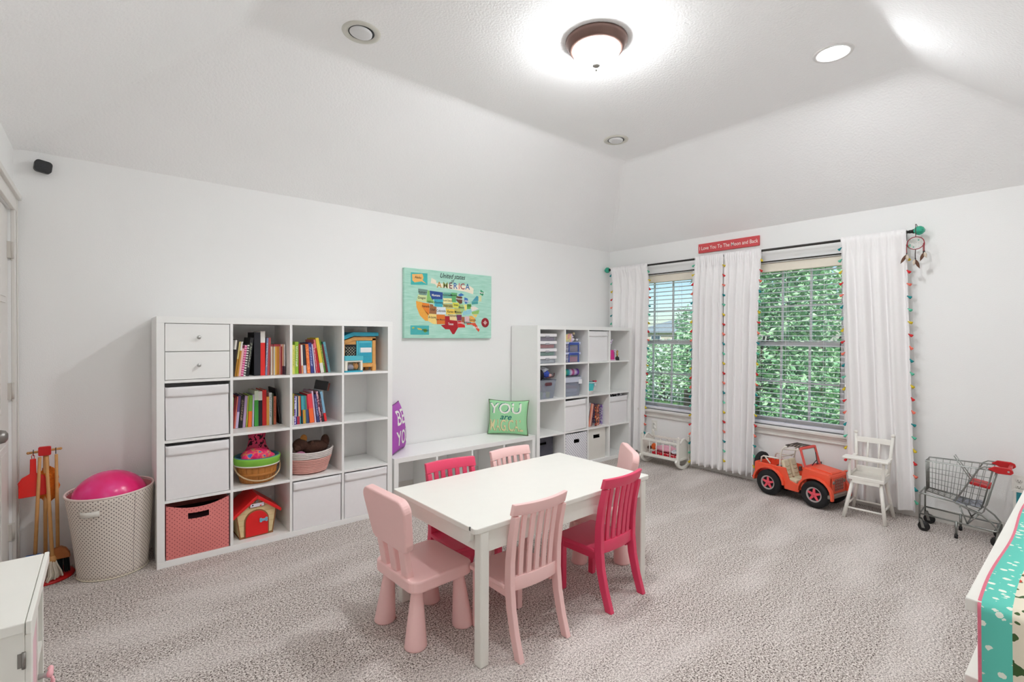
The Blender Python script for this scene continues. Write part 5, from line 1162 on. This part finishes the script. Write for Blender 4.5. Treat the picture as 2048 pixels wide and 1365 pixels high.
k = MB(); k.prism([(.12, .297), (.287, .277), (.287, .285), (.275, .292), (.13, .308)], 'y', -.075, .075); k.build('hood_panel', JO, t, .004)
B('floor_pan', JO, t, (-.325, .292, -.112, .112, .105, .135)); B('rear_panel', JO, t, (-.330, -.318, -.113, .113, .12, .262), bev=.002); B('cabin_liner', mat('jeep_inside', (196, 40, 34), .5), t, (-.315, -.10, -.108, .108, .135, .20)); B('dashboard', JO, t, (.075, .11, -.11, .11, .17, .296), bev=.004)
g = B('grille', JO, t, (.289, .301, -.098, .098, .13, .262), bev=.003)
for i in range(5): B('grille_slot', GM, g, (.3008, .3035, -.060+i*.0265, -.047+i*.0265, .152, .244))
for i in range(4): B('grille_bar', mat('grille_dark', (150, 66, 56), .5), g, (.3032, .3048, -.065, .065, .160+i*.022, .166+i*.022))
for s in (-1, 1):
    k = MB(); k.T = tr(.301, s*.082, .220) @ rot('Y', PI/2); k.lathe([(0, .006), (.012, .005), (.015, 0), (.015, -.004)], 16); k.build('headlight', GM, t)
B('bumper', GM, t, (.289, .318, -.150, .150, .100, .130), bev=.006); B('rear_bumper', GM, t, (-.348, -.327, -.13, .13, .10, .125), bev=.004); B('chassis', TY, t, (-.29, .27, -.09, .09, .07, .105))
k = MB(); k.cyl((RWx, -.1, .108), (RWx, .1, .108), .012, n=10); k.cyl((FWx, -.1, .108), (FWx, .1, .108), .012, n=10); k.build('axle', TY, t)
def wheel(nm, par, loc, rx, hub=True, rad=WR, wd=.058):
    k = MB(); k.lathe([(.045, -wd/2), (rad*.86, -wd/2), (rad*.97, -wd/2+.008), (rad, -wd/4), (rad, wd/4), (rad*.97, wd/2-.008), (rad*.86, wd/2), (.060, wd/2), (.056, wd/2-.012), (.0, wd/2-.014)], 32)
    w = k.build(nm, TY, par); w.location = loc; w.rotation_euler = rx
    if hub:
        k = MB(); k.lathe([(.048, wd/2-.006), (.058, wd/2+.001), (.062, wd/2-.002)], 32); k.build('rim', mat('rim_grey', (170, 160, 158), .4), w)
        k = MB()
        for i in range(5):
            a = 2*PI*i/5; k.T = rot('Z', a); k.prism([(-.012, 0), (.012, 0), (.007, .050), (-.007, .050)], 'z', wd/2-.010, wd/2-.003)
        k.T = Matrix.Identity(4); k.lathe([(0, wd/2+.002), (.010, wd/2+.001), (.012, wd/2-.004)], 12); k.build('star_hub', JP, w)
    return w
for cx in (RWx, FWx):
    for s in (-1, 1): wheel('wheel', t, (cx, s*.122, WR), (-s*PI/2, 0, 0))
wheel('spare_wheel', t, (-.360, .03, .225), (0, -PI/2, 0), False, .095, .05)
# windshield
Tw = tr(.100, 0, .296) @ rot('Y', math.radians(-16))
k = MB(); k.T = Tw
for bx in ((-.006, .006, -.118, -.100, 0, .160), (-.006, .006, .100, .118, 0, .160), (-.006, .006, -.1, .1, 0, .018), (-.006, .006, -.1, .1, .143, .160)): k.box(*bx)
w = k.build('windshield_frame', JR, t, .004)
k = MB(); k.T = Tw; k.box(-.001, .001, -.1, .1, .018, .143); k.build('glass', GLASS, w)
k = MB(); k.T = Tw; k.cyl((.009, .045, .012), (.009, .085, .012), .003, n=6); k.cyl((.009, .06, .01), (.010, .075, .105), .0032, n=6); k.cyl((.009, -.02, .01), (.010, .055, .040), .0032, n=6); k.build('wiper', BLACK, w)
for s in (-1, 1):
    k = MB(); k.cyl((.085, s*.118, .275), (.083, s*.142, .285), .004, n=6); k.T = tr(.082, s*.150, .292); k.box(-.006, .006, -.014, .014, -.018, .018); k.build('mirror', mat('mirror_dark', (60, 52, 50), .4), t, .002)
    k = MB(); k.tube([(-.285, s*.105, .255), (-.280, s*.105, .305), (-.262, s*.105, .318), (-.13, s*.105, .322)], .0065, 8); k.tube([(-.25, s*.105, .318), (-.20, s*.105, .265)], .006, 8); k.build('rear_rail', JW, t)
    k = MB(); k.tube([(-.115, s*.108, .20), (-.112, s*.108, .32), (-.098, s*.106, .405), (-.080, s*.098, .428), (-.06, s*.09, .432)], .0065, 8); k.tube([(-.095, s*.105, .41), (.055, s*.105, .430)], .005, 8); k.build('roll_bar', JW, t)
k = MB(); k.tube([(-.08, -.1, .430), (-.08, .1, .430)], .0065, 8); k.tube([(.05, -.1, .430), (.05, .1, .430)], .005, 8); k.tube([(-.108, -.1, .34), (-.108, .1, .34)], .005, 8); k.build('cross_bar', JW, t)
RK = mat('rack_brown', (84, 74, 68), .5); k = MB()
k.tube([(-.075, -.085, .446), (.045, -.085, .446), (.045, .085, .446), (-.075, .085, .446)], .0048, 7, True)
for i in range(5): x = -.055+i*.025; k.tube([(x, -.085, .446), (x, -.04, .455), (x, .04, .455), (x, .085, .446)], .004, 6)
for s in (-1, 1): k.cyl((-.06, s*.085, .430), (-.06, s*.085, .446), .004, n=6); k.cyl((.035, s*.085, .430), (.035, s*.085, .446), .004, n=6)
k.build('roof_rack', RK, t)
for s in (-1, 1):
    st = bpy.data.objects.new('seat', None); COL.objects.link(st); st.parent = t
    k = MB(); k.T = tr(-.02, s*.052, .155); k.prism(rrect(.085, .030, .012, 4), 'y', -.040, .040); k.build('seat_cushion', CRM, st, .008)
    k = MB(); k.T = tr(-.065, s*.052, .165) @ rot('Y', math.radians(-17)); k.prism(rrect(.030, .155, .013, 4, 0, .075), 'y', -.040, .040); k.build('seat_back', CRM, st, .010, 3)
    k = MB(); k.T = tr(-.065, s*.052, .165) @ rot('Y', math.radians(-17))
    for zz in (.035, .07, .10): k.tube([(.0155, -.028, zz), (.0165, 0, zz-.006), (.0155, .028, zz)], .0018, 5)
    k.build('seat_stitching', mat('seat_green_trim', (170, 172, 120), .7), st)
k = MB(); k.T = tr(.062, .052, .255) @ rot('Y', math.radians(-60)); k.tube([(.028*math.cos(2*PI*i/20), .028*math.sin(2*PI*i/20), 0) for i in range(20)], .0045, 7, True); k.cyl((-.026, 0, 0), (.026, 0, 0), .004, n=6); k.cyl((0, 0, 0), (0, 0, -.03), .005, n=6); k.build('steering_wheel', mat('steer_dark', (60, 56, 56), .5), t)

# ------------------------------------------------------------------ doll high chair
t = thing('doll_high_chair', 'white wooden doll high chair standing before the right curtain', 'high chair', (-.290, -2.742, 0), math.radians(93))
HWm = mat('highchair_white', (236, 233, 226), .4, vary=.02)
# local +Y faces the room
top = {(-1, 1): (-.085, .075), (1, 1): (.085, .075), (-1, -1): (-.085, -.085), (1, -1): (.085, -.085)}; bot = {(-1, 1): (-.128, .145), (1, 1): (.128, .145), (-1, -1): (-.130, -.128), (1, -1): (.130, -.128)}
for q in top:
    k = MB(); k.tube([(bot[q][0], bot[q][1], 0), (top[q][0], top[q][1], .285)], .0125, 12, rr=[.013, .0125]); k.build('leg', HWm, t)
def lg(q, z): f = z/.285; return (bot[q][0]*(1-f)+top[q][0]*f, bot[q][1]*(1-f)+top[q][1]*f, z)
for a, b, z in (((-1, 1), (1, 1), .075), ((-1, -1), (1, -1), .075), ((-1, 1), (-1, -1), .095), ((1, 1), (1, -1), .095)):
    k = MB(); k.cyl(lg(a, z), lg(b, z), .007, n=8); k.build('stretcher', HWm, t)
B('seat', HWm, t, (-.112, .112, -.115, .105, .285, .312), bev=.004); B('seat_box', HWm, t, (-.10, .10, -.105, -.09, .312, .36), (-.112, -.10, -.105, .095, .312, .332), (.10, .112, -.105, .095, .312, .332), bev=.002); B('footboard', HWm, t, (-.085, .085, .092, .104, .262, .286))
for s in (-1, 1):
    k = MB(); k.tube([(s*.10, -.095, .31), (s*.118, -.145, .600)], .0115, 12); k.ell((s*.1185, -.147, .612), (.015, .015, .013), 12, 8); k.build('back_post', HWm, t)
    k = MB(); k.box(s*.105-.009, s*.105+.009, .085, .103, .31, .43); k.build('arm_post', HWm, t, .002)
    k = MB(); k.T = tr(0, 0, 0); k.box(min(s*.098, s*.122), max(s*.098, s*.122), -.118, .09, .430, .444); k.build('armrest', HWm, t, .003)
k = MB(); k.T = tr(0, -.138, .555) @ rot('X', math.radians(10)); k.box(-.112, .112, -.006, .006, -.018, .024); k.build('top_rail', HWm, t, .003)
for xx in (-.036, .036): k = MB(); k.cyl((xx, -.103, .355), (xx, -.136, .55), .0068, n=8); k.build('spindle', HWm, t)
B('tray', HWm, t, (-.142, .142, .052, .150, .444, .462), bev=.006)

# ------------------------------------------------------------------ shopping cart
t = thing('toy_shopping_cart', 'silver wire toy shopping cart with red handle and seat', 'toy cart', (-.205, -3.235, 0), math.radians(-88))
# local: +X towards the handle, y half width ~.115
CR = mat('cart_wire', (150, 152, 148), .32, .9, vary=.06); RP = mat('cart_red', (196, 28, 34), .35)
def loop(z0, x0, x1, w0, w1): return [(x0, -w0, z0), (x1, -w1, z0+.0), (x1, w1, z0), (x0, w0, z0)]
T0 = [(-.165, -.075, .492), (.175, -.112, .497), (.175, .112, .497), (-.165, .075, .492)]; B0 = [(-.160, -.058, .275), (.125, -.085, .228), (.125, .085, .228), (-.160, .058, .275)]
k = MB(); k.tube(T0, .0048, 8, True); k.build('basket_rim', CR, t); k = MB(); k.tube(B0, .0036, 8, True); k.build('basket_base_ring', CR, t)
def lerp(a, b, f): return tuple(p*(1-f)+q*f for p, q in zip(a, b))
k = MB()
for s0, s1 in ((0, 1), (3, 2)):
    for i in range(10): f = i/9; k.cyl(lerp(T0[s0], T0[s1], f), lerp(B0[s0], B0[s1], f), .0017, n=5)
    for g in (.35, .68): k.cyl(lerp(T0[s0], B0[s0], g), lerp(T0[s1], B0[s1], g), .0017, n=5)
for s0, s1 in ((0, 3), (1, 2)):
    for i in range(1, 6): f = i/6; k.cyl(lerp(T0[s0], T0[s1], f), lerp(B0[s0], B0[s1], f), .0017, n=5)
    for g in (.35, .68): k.cyl(lerp(T0[s0], B0[s0], g), lerp(T0[s1], B0[s1], g), .0017, n=5)
for i in range(1, 9): f = i/9; k.cyl(lerp(B0[0], B0[1], f), lerp(B0[3], B0[2], f), .0017, n=5)
for i in range(1, 5): f = i/5; k.cyl(lerp(B0[0], B0[3], f), lerp(B0[1], B0[2], f), .0017, n=5)
b = k.build('basket_wires', CR, t); b['kind'] = 'stuff'
for s in (-1, 1):
    k = MB(); k.tube([(.215, s*.116, .517), (.140, s*.116, .517), (.115, s*.115, .500), (-.005, s*.098, .245), (.0, s*.095, .235), (.128, s*.092, .200), (.138, s*.094, .215), (.195, s*.112, .49)], .0045, 8); k.build('side_frame', CR, t)
    k = MB(); k.tube([(-.190, s*.105, .055), (-.190, s*.105, .250), (-.180, s*.105, .262), (-.165, s*.105, .262), (-.01, s*.105, .245), (.06, s*.105, .215), (.13, s*.105, .19), (.175, s*.105, .155), (.205, s*.105, .115), (.205, s*.105, .105), (.195, s*.105, .100), (-.19, s*.105, .118)], .0055, 8); k.build('chassis_tube', CR, t)
    k = MB(); k.tube([(.02, s*.1, .22), (.06, s*.105, .112)], .0042, 7); k.tube([(.06, s*.105, .112), (.115, s*.1, .19)], .0042, 7); k.build('brace', CR, t)
    k = MB(); k.cyl((.005, s*.105, .115), (.005, s*.105, .020), .0075, n=10); l = k.build('leg', CR, t)
    k = MB(); k.cyl((.005, s*.105, .0), (.005, s*.105, .026), .0105, n=10); k.build('rubber_foot', BLACK, l)
    for x in (-.165, .205):
        k = MB(); k.T = tr(x, s*.105, .034) @ rot('X', PI/2); k.lathe([(0, -.011), (.028, -.011), (.034, -.006), (.034, .006), (.028, .011), (0, .011)], 22); w = k.build('wheel', BLACK, t)
        k = MB()
        for q in (-1, 1): k.T = tr(x, s*.105+q*.0145, .034); k.prism([(-.010, -.010), (.008, -.010), (-.010, .052), (-.024, .052)] if x < 0 else [(-.010, -.010), (.008, -.010), (.01, .065), (-.004, .065)], 'y', -.0012, .0012)
        k.build('caster_fork', CR, w)
k = MB()
for x, z in ((-.19, .118), (.195, .100), (.06, .112)): k.cyl((x, -.105, z), (x, .105, z), .0048, n=8)
for x, z in ((-.19, .262), (.205, .115)): k.cyl((x, -.105, z), (x, .105, z), .0045, n=8)
k.build('cross_tube', CR, t)
k = MB(); k.cyl((-.02, .03, .545), (.09, .035, .36), .0032, n=7); k.cyl((-.02, -.03, .545), (.09, -.035, .36), .0032, n=7); k.build('seat_back_wire', CR, t)
k = MB(); k.T = tr(.115, 0, .375) @ rot('Y', math.radians(8)); k.prism(rrect(.115, .150, .02, 4), 'z', -.006, .012); k.build('child_seat', RP, t, .005)
for s in (-1, 1):
    k = MB(); k.T = tr(0, 0, 0); k.prism([(.155, .505), (.185, .528), (.250, .528), (.270, .518), (.275, .500), (.262, .486), (.205, .484)], 'y', s*.116-.009, s*.116+.009); k.build('handle_side', RP, t, .004)
    k = MB(); k.cyl((.252, s*.116-.0098, .506), (.252, s*.116+.0098, .506), .006, n=10); k.build('rivet', CHROME, t)
k = MB(); k.cyl((.252, -.107, .506), (.252, .107, .506), .011, n=14); k.build('handle_bar', RP, t)
k = MB(); k.grid(lambda a, b: (-.02+.14*a, -.085+.17*b, .237+.012*math.sin(9*a)*math.sin(7*b)), 12, 10); k.build('basket_liner', CLEARF, t, solid=.002, weld=False)

# ------------------------------------------------------------------ doll cradle
t = thing('doll_cradle', 'white wooden rocking doll cradle under the left window', 'cradle', (-.180, -.905, 0), math.radians(2))
CW_ = mat('cradle_white', (232, 230, 222), .42, vary=.02)
# local: long axis y (+/- .215), x half .105 ; near side x=-.105
for sy in (-1, 1):
    y = sy*.212
    for sx in (-1, 1):
        k = MB(); k.box(sx*.105-.013, sx*.105+.013, y-.013, y+.013, .060, .315); k.ell((sx*.105, y, .326), (.012, .012, .014), 10, 7); k.build('post', CW_, t, .002)
    P = [(-.092, .10), (.092, .10), (.092, .262), (.075, .264), (.055, .278), (.025, .300), (0, .305), (-.025, .300), (-.055, .278), (-.075, .264), (-.092, .262)]
    k = MB(); k.prism(P, 'y', y-.005, y+.005); k.build('end_board', CW_, t, .002)
    k = MB(); A = [(-.092, .268), (-.07, .272), (-.045, .290), (-.02, .308), (0, .312), (.02, .308), (.045, .290), (.07, .272), (.092, .268)]; k.tube([(a, y, z-.006) for a, z in A], .011, 8); k.build('arched_rail', CW_, t)
    k = MB(); k.box(-.092, .092, y-.010, y+.010, .092, .115); k.build('end_rail', CW_, t, .002)
    k = MB(); R1 = .17; C0 = .17
    O = [(R1*math.sin(a)*1.06, C0-R1*math.cos(a)) for a in [-1.05+2.1*i/20 for i in range(21)]]; I = [(q[0]*.86, q[1]+.030-.006*abs(q[0]/.15)) for q in O]
    k.prism(O+I[::-1], 'y', y-.011, y+.011); k.build('rocker', CW_, t, .002)
for sx in (-1, 1):
    x = sx*.105
    B('side_rail', CW_, t, (x-.008, x+.008, -.2, .2, .252, .275), bev=.002); B('bottom_rail', CW_, t, (x-.009, x+.009, -.2, .2, .088, .118), bev=.002)
    for i in range(4): y = -.2+.4*(i+1)/5; k = MB(); k.cyl((x, y, .115), (x, y, .255), .0055, n=8); k.build('spindle', CW_, t)
B('mattress_board', CW_, t, (-.096, .096, -.2, .2, .098, .106))
kk = NT('red_white_dots', .9); RWd = kk.done(kk.mix(kk.math('LESS_THAN', kk.vor(kk.coord(), 45, .4), .28), lin((196, 20, 40)), lin((240, 210, 210))))
c = (-.180, -.905)
k = MB(); k.T = tr(c[0], c[1], .1065) @ rot('Z', math.radians(2)); k.prism(rrect(.180, .30, .02, 4, 0, -.04), 'z', 0, .032); tag(k.build('doll_mattress', RWd, None, .006), 'red white-dotted doll blanket on the cradle base', 'blanket')
t = thing('doll_bedding', 'pink doll blanket bunched in the cradle', 'blanket', (c[0], c[1]-.01, .141))
blob('fold', (0, .0, .032), (.075, .11, .032), mat('doll_pink', (238, 178, 196), .9, vary=.08), 12, .12)
t = thing('doll_pillow', 'white doll pillow with grey print at the cradle foot', 'pillow', (c[0]-.01, c[1]-.145, .142))
kk = NT('pillow_print', .9); blob('pillow', (0, 0, .022), (.072, .05, .021), kk.done(kk.mix(kk.math('GREATER_THAN', kk.noise(kk.coord(), 60, 1), .6), lin((226, 230, 236)), lin((110, 116, 130)))), 14, .08)
t = thing('doll_toy', 'small orange doll toy at the head of the cradle', 'toy', (c[0]-.015, c[1]+.125, .140))
k = MB(); k.ell((0, 0, .036), (.030, .028, .036), 14, 9); k.build('body', mat('doll_orange', (232, 104, 44), .7, vary=.15), t)
k = MB(); k.ell((-.01, .045, .02), (.03, .03, .018), 12, 8); k.build('hair', mat('doll_dark', (80, 60, 50), .9), t)

# ------------------------------------------------------------------ garden outside the windows
struct(B('ground', mat('lawn_green', (104, 140, 78), .95, vary=.25, vscale=3), None, (.3, 90, -50, 70, -.40, -.32)))
def leaf_mat(name, c1, c2):
    k = NT(name, .6); n = k.noise(k.coord(), 7, 2); m = k.done(k.mix(n, lin(c1), lin(c2))); return m
LEAF = [leaf_mat('leaf_a', (138, 182, 126), (208, 230, 184)), leaf_mat('leaf_b', (92, 146, 100), (168, 206, 154)), leaf_mat('leaf_c', (172, 198, 170), (226, 234, 218))]
BARK = mat('bark', (112, 94, 78), .95, vary=.3, vscale=12)
def crown(k, clumps, n, size, seed):
    rnd = random.Random(seed)
    for i in range(n):
        c, r = clumps[rnd.randrange(len(clumps))]
        while True:
            p = Vector((rnd.uniform(-1, 1), rnd.uniform(-1, 1), rnd.uniform(-1, 1)))
            if .25 < p.length < 1: break
        q = Vector((c[0]+p.x*r[0], c[1]+p.y*r[1], c[2]+p.z*r[2])); s = size*rnd.uniform(.6, 1.3)
        d = Vector((rnd.uniform(-1, 1), rnd.uniform(-1, 1), rnd.uniform(-.8, .4))).normalized(); e = d.cross(Vector((rnd.uniform(-1, 1), rnd.uniform(-1, 1), rnd.uniform(-1, 1)))).normalized()
        f = d.cross(e)*s*.08
        k.add([q, q+d*s*.5+e*s*.26+f, q+d*s, q+d*s*.5-e*s*.26+f], [(0, 1, 2, 3)], rnd.randrange(2))
def tree(name, label, base, h, clumps, n, size, seed, mats, trunk=True):
    t = thing(name, label, 'tree' if trunk else 'bush', base, 0, 'plants outside the windows')
    k = MB(); crown(k, clumps, n, size, seed); o = k.build('foliage', mats, t, recalc=False); o['kind'] = 'stuff'
    k = MB(); rnd = random.Random(seed+1)
    if trunk: k.tube([(0, 0, 0), (.04, .03, h*.4), (-.02, .05, h*.8)], .07, 8, rr=[.09, .07, .04])
    for c, r in clumps: k.tube([(0, 0, h*.3 if trunk else 0), (c[0]*.5, c[1]*.5, (c[2]+h*.3)*.5 if trunk else c[2]*.5), (c[0], c[1], c[2])], .02, 5, rr=[.035, .022, .010])
    k.build('trunk' if trunk else 'stem', BARK, t)
cl = [((0, 0, 1.6), (1.0, 1.1, .9)), ((.3, -.9, 1.2), (.9, .9, .9)), ((-.2, .9, 1.3), (.9, .75, .9)), ((.2, -.2, 2.6), (.9, 1.0, .8)), ((.3, .5, .7), (1.0, 1.1, .8)), ((.1, -1.0, .5), (.9, .9, .8)), ((.0, -.9, 2.3), (.8, .8, .7)), ((.1, .8, 3.2), (.7, .7, .5)), ((0, -.6, 3.3), (.8, .8, .6))]
tree('leafy_tree', 'dense green leafy tree filling the right window', (5.2, .55, -.32), 2.2, cl, 15000, .12, 21, [LEAF[0], LEAF[1]])
tree('leafy_tree', 'tall pale green tree behind, seen at the top of the right window', (9.0, .6, -.32), 3.4, [((0, 0, 3.6), (1.3, 1.4, 1.2)), ((.2, .9, 2.8), (1.1, 1.0, 1.0)), ((0, -1.0, 2.8), (1.1, 1.2, 1.0)), ((0, .1, 4.6), (.9, 1, .7))], 6000, .15, 22, [LEAF[2], LEAF[0]])
tree('garden_bush', 'pale green bush low in the left window', (6.6, 3.55, -.32), .8, [((0, 0, .75), (.9, 1.1, .75)), ((.2, .9, .7), (.8, .9, .7)), ((0, -.9, .8), (.8, .8, .8)), ((.1, .2, 1.25), (.7, 1.0, .4))], 8000, .10, 23, [LEAF[2], LEAF[0]], False)
tree('sapling', 'small thin sapling at the right side of the left window', (5.4, 2.15, -.32), 1.6, [((0, 0, 1.4), (.30, .32, .6)), ((.1, .12, 2.0), (.25, .26, .4)), ((0, -.2, 1.0), (.35, .35, .5))], 1500, .09, 24, [LEAF[2], LEAF[1]], True)
t = thing('neighbour_house', 'distant pale brick house with grey roof beyond the bush', 'house', (52, 31, -.32), math.radians(20))
B('wall', mat('far_brick', (196, 176, 160), .9, vary=.15, vscale=4), t, (-4, 4, -5, 5, 0, 2.3))
k = MB(); k.prism([(-5.4, 2.2), (5.4, 2.2), (0, 3.7)], 'x', -4.4, 4.4); k.build('roof', mat('far_roof', (156, 160, 172), .9, vary=.15, vscale=6), t)
for y in (-2.5, 2.0): w = B('window', TRIM, t, (-4.06, -4, y-.6, y+.6, .8, 1.9)); B('pane', mat('far_pane', (70, 84, 96), .1), w, (-4.08, -4.06, y-.52, y+.52, .88, 1.82))
